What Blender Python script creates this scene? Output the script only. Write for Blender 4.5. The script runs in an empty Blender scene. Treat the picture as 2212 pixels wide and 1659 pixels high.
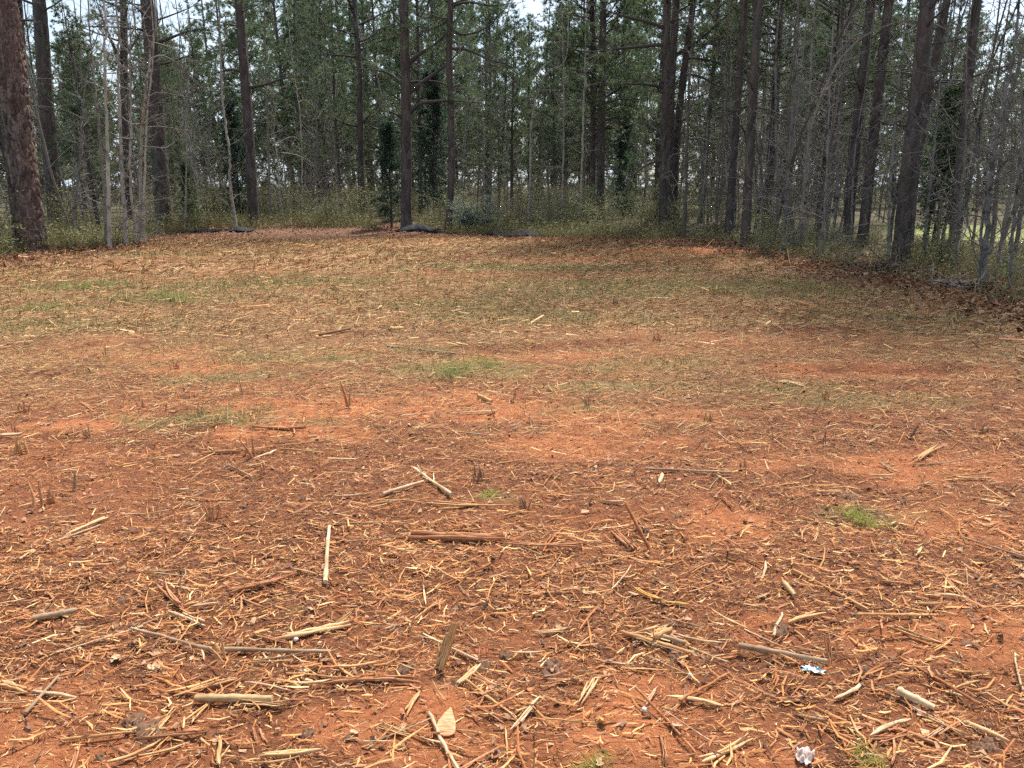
import bpy, math, random
import numpy as np
from mathutils import Vector, Matrix, noise as mnoise

random.seed(7)
RNG = np.random.default_rng(11)
sc = bpy.context.scene
COL = sc.collection
R = math.radians

# ------------------------------------------------------------------ camera, sky, sun, exposure
CAM_H, PITCH, LENS = 1.55, R(14.5), 27.0
cd = bpy.data.cameras.new("camera"); cam = bpy.data.objects.new("camera", cd); COL.objects.link(cam)
cam.location = (0, 0, CAM_H); cam.rotation_euler = (math.pi / 2 - PITCH, 0, 0)
cd.lens = LENS; cd.sensor_width = 36; cd.clip_start = 0.05; cd.clip_end = 3000
sc.camera = cam

SUN_EL, SUN_AZ = R(60), R(28)          # azimuth from +Y (straight ahead) towards +X
w = bpy.data.worlds.new("World"); sc.world = w; w.use_nodes = True
nt = w.node_tree; nt.nodes.clear()
out = nt.nodes.new("ShaderNodeOutputWorld"); bg = nt.nodes.new("ShaderNodeBackground")
sky = nt.nodes.new("ShaderNodeTexSky"); sky.sky_type = 'NISHITA'; sky.sun_disc = False
sky.sun_elevation = SUN_EL; sky.sun_rotation = SUN_AZ; sky.air_density = 1.0; sky.dust_density = 2.0
tc = nt.nodes.new("ShaderNodeTexCoord"); mp = nt.nodes.new("ShaderNodeMapping")
mp.inputs["Scale"].default_value = (1, 1, 2.4)
nz = nt.nodes.new("ShaderNodeTexNoise"); nz.inputs["Scale"].default_value = 2.6; nz.inputs["Detail"].default_value = 7
nz.inputs["Roughness"].default_value = 0.58
cr = nt.nodes.new("ShaderNodeValToRGB")
cr.color_ramp.elements[0].position = 0.40; cr.color_ramp.elements[0].color = (0.15, 0.15, 0.15, 1)
cr.color_ramp.elements[1].position = 0.58; cr.color_ramp.elements[1].color = (1, 1, 1, 1)
mx = nt.nodes.new("ShaderNodeMix"); mx.data_type = 'RGBA'
mx.inputs[7].default_value = (4.6, 5.3, 6.0, 1)
L = nt.links.new
L(tc.outputs["Generated"], mp.inputs["Vector"]); L(mp.outputs["Vector"], nz.inputs["Vector"])
L(nz.outputs["Fac"], cr.inputs["Fac"]); L(cr.outputs["Color"], mx.inputs[0])
L(sky.outputs["Color"], mx.inputs[6]); L(mx.outputs[2], bg.inputs["Color"])
bg.inputs["Strength"].default_value = 0.09
L(bg.outputs["Background"], out.inputs["Surface"])

sd = bpy.data.lights.new("sun", 'SUN'); sun = bpy.data.objects.new("sun", sd); COL.objects.link(sun)
sd.energy = 3.6; sd.angle = R(6); sd.color = (1.0, 0.95, 0.86)
_sv = Vector((math.sin(SUN_AZ) * math.cos(SUN_EL), math.cos(SUN_AZ) * math.cos(SUN_EL), math.sin(SUN_EL)))
sun.rotation_euler = _sv.to_track_quat('Z', 'Y').to_euler(); sun.location = (0, 0, 40)

sc.view_settings.view_transform = 'Standard'; sc.view_settings.look = 'None'
sc.view_settings.exposure = 1.38; sc.view_settings.gamma = 1.0
sc.cycles.max_bounces = 5; sc.cycles.diffuse_bounces = 3; sc.cycles.use_adaptive_sampling = True; sc.cycles.adaptive_threshold = .03; sc.cycles.transparent_max_bounces = 4
sc.cycles.use_denoising = False

# ------------------------------------------------------------------ numeric helpers
def _hash(ix, iy, seed):
    n = (ix.astype(np.int64) * 374761393 + iy.astype(np.int64) * 668265263 + seed * 1442695041) & 0x7fffffff
    n = ((n ^ (n >> 13)) * 1274126177) & 0x7fffffff
    n = n ^ (n >> 16)
    return (n & 0xffff) / 65535.0
def vn(x, y, s, seed=0):
    """value noise, 0..1, feature size s"""
    x = np.asarray(x, float) / s + 1000.0; y = np.asarray(y, float) / s + 1000.0
    ix = np.floor(x); iy = np.floor(y); fx = x - ix; fy = y - iy
    fx = fx * fx * (3 - 2 * fx); fy = fy * fy * (3 - 2 * fy)
    a = _hash(ix, iy, seed); b = _hash(ix + 1, iy, seed); c = _hash(ix, iy + 1, seed); d = _hash(ix + 1, iy + 1, seed)
    return (a + (b - a) * fx) * (1 - fy) + (c + (d - c) * fx) * fy
def sstep(a, b, x):
    t = np.clip((x - a) / (b - a), 0, 1); return t * t * (3 - 2 * t)

F_PX = 2212 * LENS / 36.0
def ray(px, py):
    X = (px - 1106) / F_PX; Y = -(py - 829.5) / F_PX
    cp, sp = math.cos(PITCH), math.sin(PITCH)
    return np.array([X, cp + Y * sp, -sp + Y * cp])
def g0(px, py):
    d = ray(px, py); t = CAM_H / -d[2]; return (d[0] * t, d[1] * t)
def to_px(x, y, z):
    cp, sp = math.cos(PITCH), math.sin(PITCH); z = z - CAM_H
    f = y * cp - z * sp; u = y * sp + z * cp
    return (1106 + F_PX * x / f, 829.5 - F_PX * u / f)

# ruts: the lips left by a machine's tracks (two ends of each)
RUTS = [(g0(a, b), g0(c, d), hh) for a, b, c, d, hh in [
    (1030, 752, 1370, 736, .07), (690, 728, 870, 716, .05), (215, 743, 325, 744, .05), (1570, 722, 1840, 713, .06),
    (1720, 800, 2060, 790, .07), (1400, 546, 1600, 546, .10), (1240, 562, 1480, 560, .10), (1500, 640, 1790, 625, .07),
    (30, 795, 190, 787, .06), (330, 560, 520, 556, .10), (900, 560, 1120, 556, .08), (1860, 660, 2040, 650, .06), (40, 560, 250, 566, .12)]]
def rut(x, y):
    x = np.asarray(x, float); y = np.asarray(y, float); b = np.zeros_like(x); m = b.copy()
    for (ax, ay), (bx, by), hh in RUTS:
        k = 0.10 + 0.006 * ay; I = np.nonzero((x > min(ax, bx) - .9) & (x < max(ax, bx) + .9) & (y > min(ay, by) - 6 * k - .2) & (y < max(ay, by) + 9 * k + .2))[0]
        if not len(I): continue
        X, Y = x[I], y[I]; dx, dy = bx - ax, by - ay; ll = dx * dx + dy * dy
        t = np.clip(((X - ax) * dx + (Y - ay) * dy) / ll, 0, 1); ox, oy = X - (ax + t * dx), Y - (ay + t * dy)
        s = oy + 0.25 * (vn(X, Y, .5, 31) - .5); e = np.exp(-(ox / .25) ** 2) * (0.4 + 0.6 * vn(X, Y, .3, 32))
        b[I] += hh * e * np.where(s > 0, np.exp(-(s / (3.5 * k)) ** 2), np.exp(-(s / (.5 * k)) ** 2)) - .4 * hh * e * np.exp(-((s + 1.4 * k) / k) ** 2)
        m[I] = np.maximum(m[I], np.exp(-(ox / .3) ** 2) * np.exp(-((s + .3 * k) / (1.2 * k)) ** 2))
    return b, m
def hgt(x, y):
    x = np.asarray(x, float); y = np.asarray(y, float)
    near = sstep(70, 35, np.hypot(x, y))
    z = 0.10 * (vn(x, y, 7, 1) - .5) + 0.055 * (vn(x, y, 1.9, 2) - .5) + 0.035 * (vn(x, y, .6, 3) - .5)
    fine = sstep(14, 6, y) * sstep(9, 6, np.abs(x))
    z = z + fine * (0.026 * (vn(x, y, .16, 4) - .5) + 0.016 * (vn(x, y, .07, 5) - .5))
    z = z * near * sstep(-0.5, 1.2, np.hypot(x, y))
    z = z + sstep(5.5, 8, y) * sstep(30, 24, y) * (0.055 * np.maximum(0, vn(x, y, .55, 6) - .52) + 0.05 * np.maximum(0, vn(x * .6, y, .9, 7) - .5))
    z = z - 0.16 * sstep(21.5, 25.5, y) * sstep(34, 28, y)
    return z + .7 * rut(x, y)[0] * near
def H(x, y): return float(hgt(np.array([x]), np.array([y]))[0])
def gp(px, py):
    x, y = g0(px, py); d = ray(px, py)
    for _ in range(6):
        t = (CAM_H - H(x, y)) / -d[2]; x, y = d[0] * t, d[1] * t
    return Vector((x, y, H(x, y)))
def at(px, py, Y):
    d = ray(px, py); t = Y / d[1]; return Vector((d[0] * t, Y, CAM_H + d[2] * t))

# ------------------------------------------------------------------ cover masks (what lies where on the ground)
CLAY = [(320, 765, .9, .30), (930, 868, 1.5, .42), (1190, 765, .7, .30), (1700, 738, 1.5, .5), (1830, 803, 1.4, .3), (90, 912, .5, .2),
        (130, 1600, .55, .30), (60, 1500, .35, .22), (1420, 1600, .45, .2), (880, 1530, .25, .12), (1460, 1500, .25, .15), (2150, 1400, .5, .3),
        (1560, 1130, .4, .25), (1480, 547, 5, .9), (1300, 566, 5, .8), (600, 925, .6, .2), (1100, 880, 1.2, .3), (1300, 1540, .2, .1),
        (870, 1600, .25, .10), (1050, 1580, .22, .10), (360, 1590, .3, .12), (720, 1560, .2, .1), (1660, 1345, .2, .15), (2080, 1130, .3, .3),
        (1260, 950, .9, .3), (1950, 1010, .8, .3), (1420, 890, .7, .25), (400, 790, .6, .2), (1640, 560, 3, .6), (1100, 600, 3, .5), (1990, 1540, .25, .1)]
CLAY = [(*g0(a, b), rx, ry) for a, b, rx, ry in CLAY]
GREEN = [(100, 665, .9, .5), (200, 620, 1.4, .7), (370, 642, 1.5, .6), (1010, 790, .75, .42), (490, 900, .9, .2), (990, 662, 1.2, .5), (1120, 583, 2.5, .7),
         (620, 772, .8, .2), (1400, 790, .7, .25), (1850, 860, .9, .3), (1450, 622, 3.2, 1.0), (60, 700, 1.3, .5), (1660, 630, 2.2, .8), (1280, 640, 2, .6),
         (1300, 830, .6, .25), (1060, 1072, .16, .06), (1870, 1115, .4, .12), (640, 1310, .05, .03), (1250, 875, .5, .2), (480, 810, .6, .2), (1760, 840, .6, .2),
         (500, 620, 1.6, .6), (2040, 690, .8, .4), (1130, 690, 1.5, .6), (700, 610, 2, .5)]
GREEN = [(*g0(a, b), rx, ry) for a, b, rx, ry in GREEN]
def blobs(x, y, lst, jag=.35):
    m = np.zeros_like(np.asarray(x, float)); n1 = (vn(x, y, .35, 41) - .5) + .6 * (vn(x, y, .12, 42) - .5)
    for cx, cy, rx, ry in lst:
        r = np.sqrt(((x - cx) / rx) ** 2 + ((y - cy) / ry) ** 2) + jag * 1.6 * n1
        m = np.maximum(m, sstep(1.15, .55, r))
    return m
# edge of the clearing, a ring of ground points; outside it the woods
EDGE_PX = [(-260, 640), (-80, 575), (60, 545), (180, 540), (300, 528), (335, 496), (480, 490), (620, 487), (760, 487), (900, 492), (1060, 500), (1200, 508),
           (1330, 513), (1470, 521), (1600, 538), (1760, 565), (1900, 590), (2040, 615), (2150, 640), (2260, 680), (2420, 760)]
EDGE = np.array([g0(a, b) for a, b in EDGE_PX])
def edge_dist(x, y):
    """metres beyond the edge of the clearing (positive in the woods), measured from the camera outward"""
    ang = np.arctan2(x, np.maximum(y, .01)); r = np.hypot(x, y)
    ea = np.arctan2(EDGE[:, 0], EDGE[:, 1]); er = np.hypot(EDGE[:, 0], EDGE[:, 1])
    return r - np.interp(ang, ea, er)
def masks(x, y):
    clay = np.clip(blobs(x, y, CLAY, .5) * (.80 - .42 * sstep(5, 9, y) + .6 * sstep(15, 19, y)) + .28 * sstep(.60, .78, .6 * vn(x, y, 1.1, 51) + .4 * vn(x, y, .4, 52)), 0, 1)
    clay = clay * (.55 + .45 * sstep(.3, .6, vn(x, y, .22, 57)))
    green = np.maximum(.7 * blobs(x, y, GREEN), .22 * sstep(.55, .8, .7 * vn(x, y, 2.2, 53) + .3 * vn(x, y, .5, 54)) * sstep(6.5, 9, y) * sstep(22, 18, y))
    straw = sstep(4.6, 8.2, y + 1.6 * (vn(x, y, 1.5, 55) - .5) - .10 * np.abs(x))
    ed = edge_dist(x, y)
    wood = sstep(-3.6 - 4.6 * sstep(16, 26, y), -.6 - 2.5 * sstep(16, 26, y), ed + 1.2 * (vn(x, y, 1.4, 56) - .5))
    lawn = sstep(1.25, .8, np.hypot((x - 17.6) / 3.4, (y - 27) / 6.5)) * sstep(2, 4, ed)
    clay = clay * sstep(1.0, -1.0, ed)
    return clay, green, straw, wood, lawn

# ------------------------------------------------------------------ materials
def new_mat(name):
    m = bpy.data.materials.new(name); m.use_nodes = True
    b = m.node_tree.nodes["Principled BSDF"]; b.inputs["Specular IOR Level"].default_value = 0.25; b.inputs["Roughness"].default_value = .85
    return m, m.node_tree, b
def node(t, kind, **kw):
    n = t.nodes.new(kind)
    for k, v in kw.items():
        if k in n.inputs: n.inputs[k].default_value = v
        else: setattr(n, k, v)
    return n
def mixc(t, fac, a, b, blend='MIX'):
    m = t.nodes.new("ShaderNodeMix"); m.data_type = 'RGBA'; m.blend_type = blend
    for i, v in ((0, fac), (6, a), (7, b)):
        if hasattr(v, "is_linked"): t.links.new(v, m.inputs[i])
        elif i == 0: m.inputs[0].default_value = v
        else: m.inputs[i].default_value = (*v, 1)
    return m.outputs[2]
def ramp(t, src, p0, p1, c0=(0, 0, 0), c1=(1, 1, 1)):
    r = t.nodes.new("ShaderNodeValToRGB"); e = r.color_ramp.elements
    e[0].position, e[1].position = p0, p1; e[0].color = (*c0, 1); e[1].color = (*c1, 1)
    t.links.new(src, r.inputs["Fac"]); return r.outputs["Color"]
def tex(t, kind, coord, scale, mapscale=None, **kw):
    c = coord
    if mapscale:
        mp = node(t, "ShaderNodeMapping"); mp.inputs["Scale"].default_value = mapscale; t.links.new(coord, mp.inputs["Vector"]); c = mp.outputs["Vector"]
    n = node(t, "ShaderNodeTexNoise" if kind == 'noise' else "ShaderNodeTexVoronoi"); n.inputs["Scale"].default_value = scale
    for k, v in kw.items():
        if k in n.inputs: n.inputs[k].default_value = v
        else: setattr(n, k, v)
    t.links.new(c, n.inputs["Vector"]); return n
def bump(t, b, height, strength, dist):
    n = node(t, "ShaderNodeBump", Strength=strength, Distance=dist); t.links.new(height, n.inputs["Height"]); t.links.new(n.outputs["Normal"], b.inputs["Normal"])

def ground_mat():
    m, t, b = new_mat("ground_soil"); co = node(t, "ShaderNodeTexCoord").outputs["Object"]
    a1 = node(t, "ShaderNodeAttribute", attribute_name="cover"); sep = node(t, "ShaderNodeSeparateColor"); t.links.new(a1.outputs["Color"], sep.inputs["Color"])
    a2 = node(t, "ShaderNodeAttribute", attribute_name="cover2"); sep2 = node(t, "ShaderNodeSeparateColor"); t.links.new(a2.outputs["Color"], sep2.inputs["Color"])
    n1 = tex(t, 'noise', co, 9, Detail=8, Roughness=.7); n2 = tex(t, 'noise', co, 55, Detail=5, Roughness=.75)
    st = tex(t, 'noise', co, 26, (.35, 1.6, 1), Detail=6, Roughness=.75); big = tex(t, 'noise', co, 1.1, Detail=4)
    mulch = mixc(t, ramp(t, n2.outputs["Fac"], .38, .66), (.055, .020, .010), (.29, .105, .044))
    mulch = mixc(t, ramp(t, n1.outputs["Fac"], .42, .62), mulch, (.24, .085, .036))
    clay = mixc(t, ramp(t, n1.outputs["Fac"], .35, .65), (.37, .118, .044), (.50, .19, .076))
    clay = mixc(t, ramp(t, n2.outputs["Fac"], .52, .72), clay, (.30, .085, .036))
    straw = mixc(t, ramp(t, st.outputs["Fac"], .36, .64), (.075, .036, .018), (.34, .185, .085))
    straw = mixc(t, ramp(t, big.outputs["Fac"], .42, .62), straw, mixc(t, .5, straw, (.30, .125, .055)))
    green = mixc(t, ramp(t, st.outputs["Fac"], .35, .65), (.10, .070, .03), (.29, .215, .085))
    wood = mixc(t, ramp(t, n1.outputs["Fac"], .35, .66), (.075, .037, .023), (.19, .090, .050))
    lawn = mixc(t, ramp(t, n1.outputs["Fac"], .35, .66), (.17, .19, .07), (.25, .255, .10))
    c = mixc(t, sep.outputs[2], mulch, straw)
    c = mixc(t, sep.outputs[1], c, green)
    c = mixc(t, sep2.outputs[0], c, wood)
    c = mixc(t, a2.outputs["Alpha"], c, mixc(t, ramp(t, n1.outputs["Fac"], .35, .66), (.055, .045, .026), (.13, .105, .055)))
    c = mixc(t, sep.outputs[0], c, clay)
    c = mixc(t, sep2.outputs[1], c, lawn); c = mixc(t, sep2.outputs[2], c, (.15, .048, .024))  # last mix: rut lines, darker soil plus the lips' shadow painted into the colour
    t.links.new(c, b.inputs["Base Color"])
    ad = node(t, "ShaderNodeMath", operation='ADD'); t.links.new(n2.outputs["Fac"], ad.inputs[0]); t.links.new(st.outputs["Fac"], ad.inputs[1])
    ad2 = node(t, "ShaderNodeMath", operation='MULTIPLY_ADD'); ad2.inputs[1].default_value = 2.2; t.links.new(n1.outputs["Fac"], ad2.inputs[0]); t.links.new(ad.outputs[0], ad2.inputs[2]); bump(t, b, ad2.outputs[0], 1.0, .022); b.inputs["Roughness"].default_value = .95
    return m
def attr_mat(name, rough=.8, spec=.2, grain=60, amt=.35, trans=0.0):
    """colour comes from the vertex attribute «tint»"""
    m, t, b = new_mat(name); a = node(t, "ShaderNodeAttribute", attribute_name="tint")
    co = node(t, "ShaderNodeTexCoord").outputs["Object"]; n = tex(t, 'noise', co, grain, Detail=3)
    d = mixc(t, amt, a.outputs["Color"], (0, 0, 0)); c = mixc(t, ramp(t, n.outputs["Fac"], .35, .65), d, a.outputs["Color"])
    t.links.new(c, b.inputs["Base Color"]); b.inputs["Roughness"].default_value = rough; b.inputs["Specular IOR Level"].default_value = spec
    if trans:
        o = t.nodes["Material Output"]; tr = node(t, "ShaderNodeBsdfTranslucent"); t.links.new(c, tr.inputs["Color"])
        ms = node(t, "ShaderNodeMixShader", Fac=trans); ms.inputs[0].default_value = trans
        t.links.new(b.outputs[0], ms.inputs[1]); t.links.new(tr.outputs[0], ms.inputs[2]); t.links.new(ms.outputs[0], o.inputs["Surface"])
    return m
def wood_mat():
    """shredded wood: colour of the object, fibres along X"""
    m, t, b = new_mat("split_wood"); oi = node(t, "ShaderNodeObjectInfo"); co = node(t, "ShaderNodeTexCoord").outputs["Object"]
    f = tex(t, 'noise', co, 9, (1.2, 26, 26), Detail=5, Roughness=.7); p = tex(t, 'noise', co, 7, Detail=4)
    dk = mixc(t, 1.0, oi.outputs["Color"], (.52, .36, .26), 'MULTIPLY'); lt = mixc(t, .30, oi.outputs["Color"], (.72, .52, .32))
    c = mixc(t, ramp(t, f.outputs["Fac"], .36, .64), dk, lt); c = mixc(t, ramp(t, p.outputs["Fac"], .5, .7), c, mixc(t, .7, c, (.34, .12, .05)))
    t.links.new(c, b.inputs["Base Color"]); bump(t, b, f.outputs["Fac"], .6, .004); return m
def stick_mat():
    m, t, b = new_mat("stick_bark"); oi = node(t, "ShaderNodeObjectInfo"); co = node(t, "ShaderNodeTexCoord").outputs["Object"]
    p = tex(t, 'noise', co, 14, (.5, 1.5, 1.5), Detail=5, Roughness=.65); q = tex(t, 'noise', co, 70, Detail=2)
    dk = mixc(t, 1.0, oi.outputs["Color"], (.48, .38, .32), 'MULTIPLY'); c = mixc(t, ramp(t, p.outputs["Fac"], .38, .6), dk, oi.outputs["Color"])
    c = mixc(t, ramp(t, q.outputs["Fac"], .55, .75), c, (.30, .17, .09)); t.links.new(c, b.inputs["Base Color"]); bump(t, b, p.outputs["Fac"], .4, .003); return m
def pine_bark_mat(name, dark, light, scale):
    m, t, b = new_mat(name); co = node(t, "ShaderNodeTexCoord").outputs["Object"]
    v = tex(t, 'voronoi', co, scale, (1, 1, .33), feature='F1'); n = tex(t, 'noise', co, scale * 2.2, (1, 1, .5), Detail=6, Roughness=.7)
    big = tex(t, 'noise', co, 1.3, (1, 1, .4), Detail=3); sp = node(t, "ShaderNodeSeparateColor"); t.links.new(v.outputs["Color"], sp.inputs["Color"])
    c = mixc(t, sp.outputs[0], dark, light); c = mixc(t, ramp(t, n.outputs["Fac"], .40, .66), mixc(t, .55, c, dark), c)
    c = mixc(t, ramp(t, big.outputs["Fac"], .40, .65), c, mixc(t, .5, c, (light[0] * .8, light[1] * .62, light[2] * .55)))
    t.links.new(c, b.inputs["Base Color"]); b.inputs["Roughness"].default_value = .9
    e = tex(t, 'voronoi', co, scale, (1, 1, .33), feature='DISTANCE_TO_EDGE')
    h = mixc(t, .5, ramp(t, e.outputs["Distance"], 0, .16), n.outputs["Color"]); bump(t, b, h, 1.0, .03); return m
def grey_bark_mat(name, base, spot, scale=9):
    m, t, b = new_mat(name); co = node(t, "ShaderNodeTexCoord").outputs["Object"]; oi = node(t, "ShaderNodeObjectInfo")
    n = tex(t, 'noise', co, scale, (1, 1, .8), Detail=4, Roughness=.6); q = tex(t, 'noise', co, scale * .35, (1, 1, .6), Detail=2)
    c = mixc(t, ramp(t, n.outputs["Fac"], .50, .62), base, spot); c = mixc(t, ramp(t, q.outputs["Fac"], .4, .65), c, mixc(t, .45, c, (base[0] * 1.25, base[1] * 1.22, base[2] * 1.15)))
    k = mixc(t, oi.outputs["Random"], (.42, .42, .42), (.95, .95, .95)); c = mixc(t, 1.0, c, k, 'MULTIPLY')
    t.links.new(c, b.inputs["Base Color"]); bump(t, b, n.outputs["Fac"], .5, .008); return m
def plain_mat(name, colr, rough=.6, spec=.4, var=.3, scale=20):
    m, t, b = new_mat(name); co = node(t, "ShaderNodeTexCoord").outputs["Object"]; n = tex(t, 'noise', co, scale, Detail=4)
    c = mixc(t, ramp(t, n.outputs["Fac"], .35, .65), tuple(v * (1 - var) for v in colr), colr); t.links.new(c, b.inputs["Base Color"])
    b.inputs["Roughness"].default_value = rough; b.inputs["Specular IOR Level"].default_value = spec; bump(t, b, n.outputs["Fac"], .3, .005); return m

M_GROUND = ground_mat(); M_CHIP = attr_mat("chip_litter", .85, .15, 90, .30); M_LEAF = attr_mat("leaf_blade", .7, .25, 30, .25, .25)
M_NEEDLE = attr_mat("pine_needle", .65, .3, 2.0, .30, .32); M_WOOD = wood_mat(); M_STICK = stick_mat()
M_BARK = pine_bark_mat("pine_bark", (.044, .037, .034), (.140, .122, .113), 9)
M_BARK_NEAR = pine_bark_mat("plated_pine_bark", (.040, .029, .027), (.24, .185, .165), 12.5)
M_GREYBARK = grey_bark_mat("grey_bark", (.225, .195, .165), (.11, .09, .075)); M_TWIG = grey_bark_mat("twig_bark", (.25, .225, .20), (.16, .14, .125))
M_STEM = grey_bark_mat("shrub_stem", (.17, .15, .105), (.11, .095, .07)); M_PALEBARK = grey_bark_mat("pale_bark", (.40, .36, .315), (.15, .125, .11), 7); M_SPOTBARK = grey_bark_mat("spotted_bark", (.25, .235, .225), (.040, .034, .031), 5)
M_PBRANCH = plain_mat("pine_branch_bark", (.072, .060, .058), .9, .2)
M_BLACK = plain_mat("black_geotextile", (.012, .014, .018), .8, .2, .5, 6)

# ------------------------------------------------------------------ mesh helpers
class MB:
    """collects vertices and faces of one mesh"""
    def __init__(s): s.v = []; s.f = []; s.c = []; s.n = 0
    def add(s, v, f, c=None):
        v = np.asarray(v, float).reshape(-1, 3); f = np.asarray(f, int)
        s.v.append(v); s.f.append(f + s.n); s.n += len(v)
        if c is not None:
            c = np.asarray(c, float); s.c.append(np.broadcast_to(c, (len(v), 3)) if c.ndim == 1 else c)
    def mesh(s, name, mat, smooth=False):
        v = np.concatenate(s.v); me = bpy.data.meshes.new(name)
        lens = np.concatenate([np.full(len(f), f.shape[1]) for f in s.f]); idx = np.concatenate([f.ravel() for f in s.f])
        me.vertices.add(len(v)); me.vertices.foreach_set("co", v.astype(np.float32).ravel())
        me.loops.add(len(idx)); me.loops.foreach_set("vertex_index", idx.astype(np.int32))
        me.polygons.add(len(lens)); st = np.concatenate(([0], np.cumsum(lens)[:-1])).astype(np.int32)
        me.polygons.foreach_set("loop_start", st); me.polygons.foreach_set("loop_total", lens.astype(np.int32))
        if smooth: me.polygons.foreach_set("use_smooth", np.ones(len(lens), bool))
        me.update(calc_edges=True)
        if s.c:
            c = np.concatenate(s.c); a = me.attributes.new("tint", 'FLOAT_COLOR', 'POINT')
            a.data.foreach_set("color", np.concatenate([c, np.ones((len(c), 1))], 1).astype(np.float32).ravel())
        me.materials.append(mat); return me
def tube_vf(pts, rad, sides, cap=True, jit=0.0):
    pts = np.asarray(pts, float); n = len(pts); rad = np.asarray(rad, float)
    tan = np.gradient(pts, axis=0); tan /= np.linalg.norm(tan, axis=1)[:, None] + 1e-9
    ref = np.array([1.0, 0, 0]) if abs(tan[0][0]) < .8 else np.array([0, 1.0, 0])
    u = ref - tan * (tan @ ref)[:, None]; u /= np.linalg.norm(u, axis=1)[:, None] + 1e-9; w_ = np.cross(tan, u)
    a = np.arange(sides) * 2 * math.pi / sides
    r = rad[:, None] * (1 + (jit * (RNG.random((n, sides)) - .5) if jit else 0))
    v = pts[:, None, :] + r[..., None] * (np.cos(a)[None, :, None] * u[:, None, :] + np.sin(a)[None, :, None] * w_[:, None, :])
    i = np.arange(n - 1)[:, None] * sides; j = np.arange(sides)[None, :]; k = (j + 1) % sides
    f = np.stack([i + j, i + k, i + sides + k, i + sides + j], -1).reshape(-1, 4)
    return v.reshape(-1, 3), f
def caps(mb, v, sides, c=None):
    for ring in (v[:sides][::-1], v[-sides:]):
        mb.add(np.vstack([ring, ring.mean(0)]), [[k, (k + 1) % sides, sides] for k in range(sides)], c)
def link(name, me, parent=None, loc=None, rot=None, scale=None):
    o = bpy.data.objects.new(name, me); COL.objects.link(o)
    if parent is not None and name in ("branches", "crown", "foliage", "stems", "needles"): o["kind"] = "stuff"
    if parent is not None: o.parent = parent
    if loc is not None: o.location = loc
    if rot is not None: o.rotation_euler = rot
    if scale is not None: o.scale = (scale,) * 3 if isinstance(scale, (int, float)) else scale
    return o
def tag(o, label=None, cat=None, group=None, kind=None):
    for k, v in (("label", label), ("category", cat), ("group", group), ("kind", kind)):
        if v: o[k] = v
    return o
LANDMARKS = {"ground": [], "woods": []}; PENDING = []
def landmark(where, phrase, p): LANDMARKS[where].append((phrase, p))
def later(o, where, noun, p): PENDING.append((o, where, noun, p))     # its label is written at the end, from what stands nearest

# ------------------------------------------------------------------ ground sheet
def axis(lo, hi, step, segs):
    """graded coordinates: fine between lo and hi, coarser outward; segs = ((limit, growth, largest step), ...) for the up and the down side"""
    a = list(np.arange(lo, hi, step)); out_ = []
    for side, sg in zip((1, -1), segs):
        p, st, r = (a[-1] if side > 0 else a[0]), step, []
        for lim, gr, mxs in sg:
            while (p < lim if side > 0 else p > lim): st = min(st * gr, mxs); p += side * st; r.append(p)
        out_.append(r)
    return np.array(out_[1][::-1] + a + out_[0])
_fx = ((18, 1.045, .21), (34, 1.1, .6), (900, 1.14, 90))
gx = axis(-2.6, 2.6, .035, (_fx, tuple((-l, g_, m_) for l, g_, m_ in _fx))); gy = axis(1.5, 4.2, .035, (((26, 1.03, .16), (45, 1.1, .7), (900, 1.14, 90)), ((-900, 1.2, 90),)))
GX, GY = np.meshgrid(gx, gy); fx, fy = GX.ravel(), GY.ravel()
mb = MB(); nx, ny = len(gx), len(gy)
i = np.arange(ny - 1)[:, None] * nx; j = np.arange(nx - 1)[None, :]
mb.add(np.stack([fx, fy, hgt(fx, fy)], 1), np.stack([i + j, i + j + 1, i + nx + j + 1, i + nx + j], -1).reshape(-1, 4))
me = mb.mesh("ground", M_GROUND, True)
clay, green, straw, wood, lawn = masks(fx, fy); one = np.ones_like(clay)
for nm, ch in (("cover", (clay, green, straw, one)), ("cover2", (wood, lawn, rut(fx, fy)[1] ** 4 * .7 * sstep(.3, .6, .6 * vn(fx, fy, .5, 91) + .4 * vn(fx, fy, .2, 92)), sstep(1.5, 4.5, edge_dist(fx, fy))))):  # cover2 blue: where soil and painted lip shadow darken the ruts
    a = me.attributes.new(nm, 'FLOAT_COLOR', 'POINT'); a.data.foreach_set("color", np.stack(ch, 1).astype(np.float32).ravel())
tag(link("ground", me), "red clay ground of the clearing strewn with mulch and straw", None, None, "structure")

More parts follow.
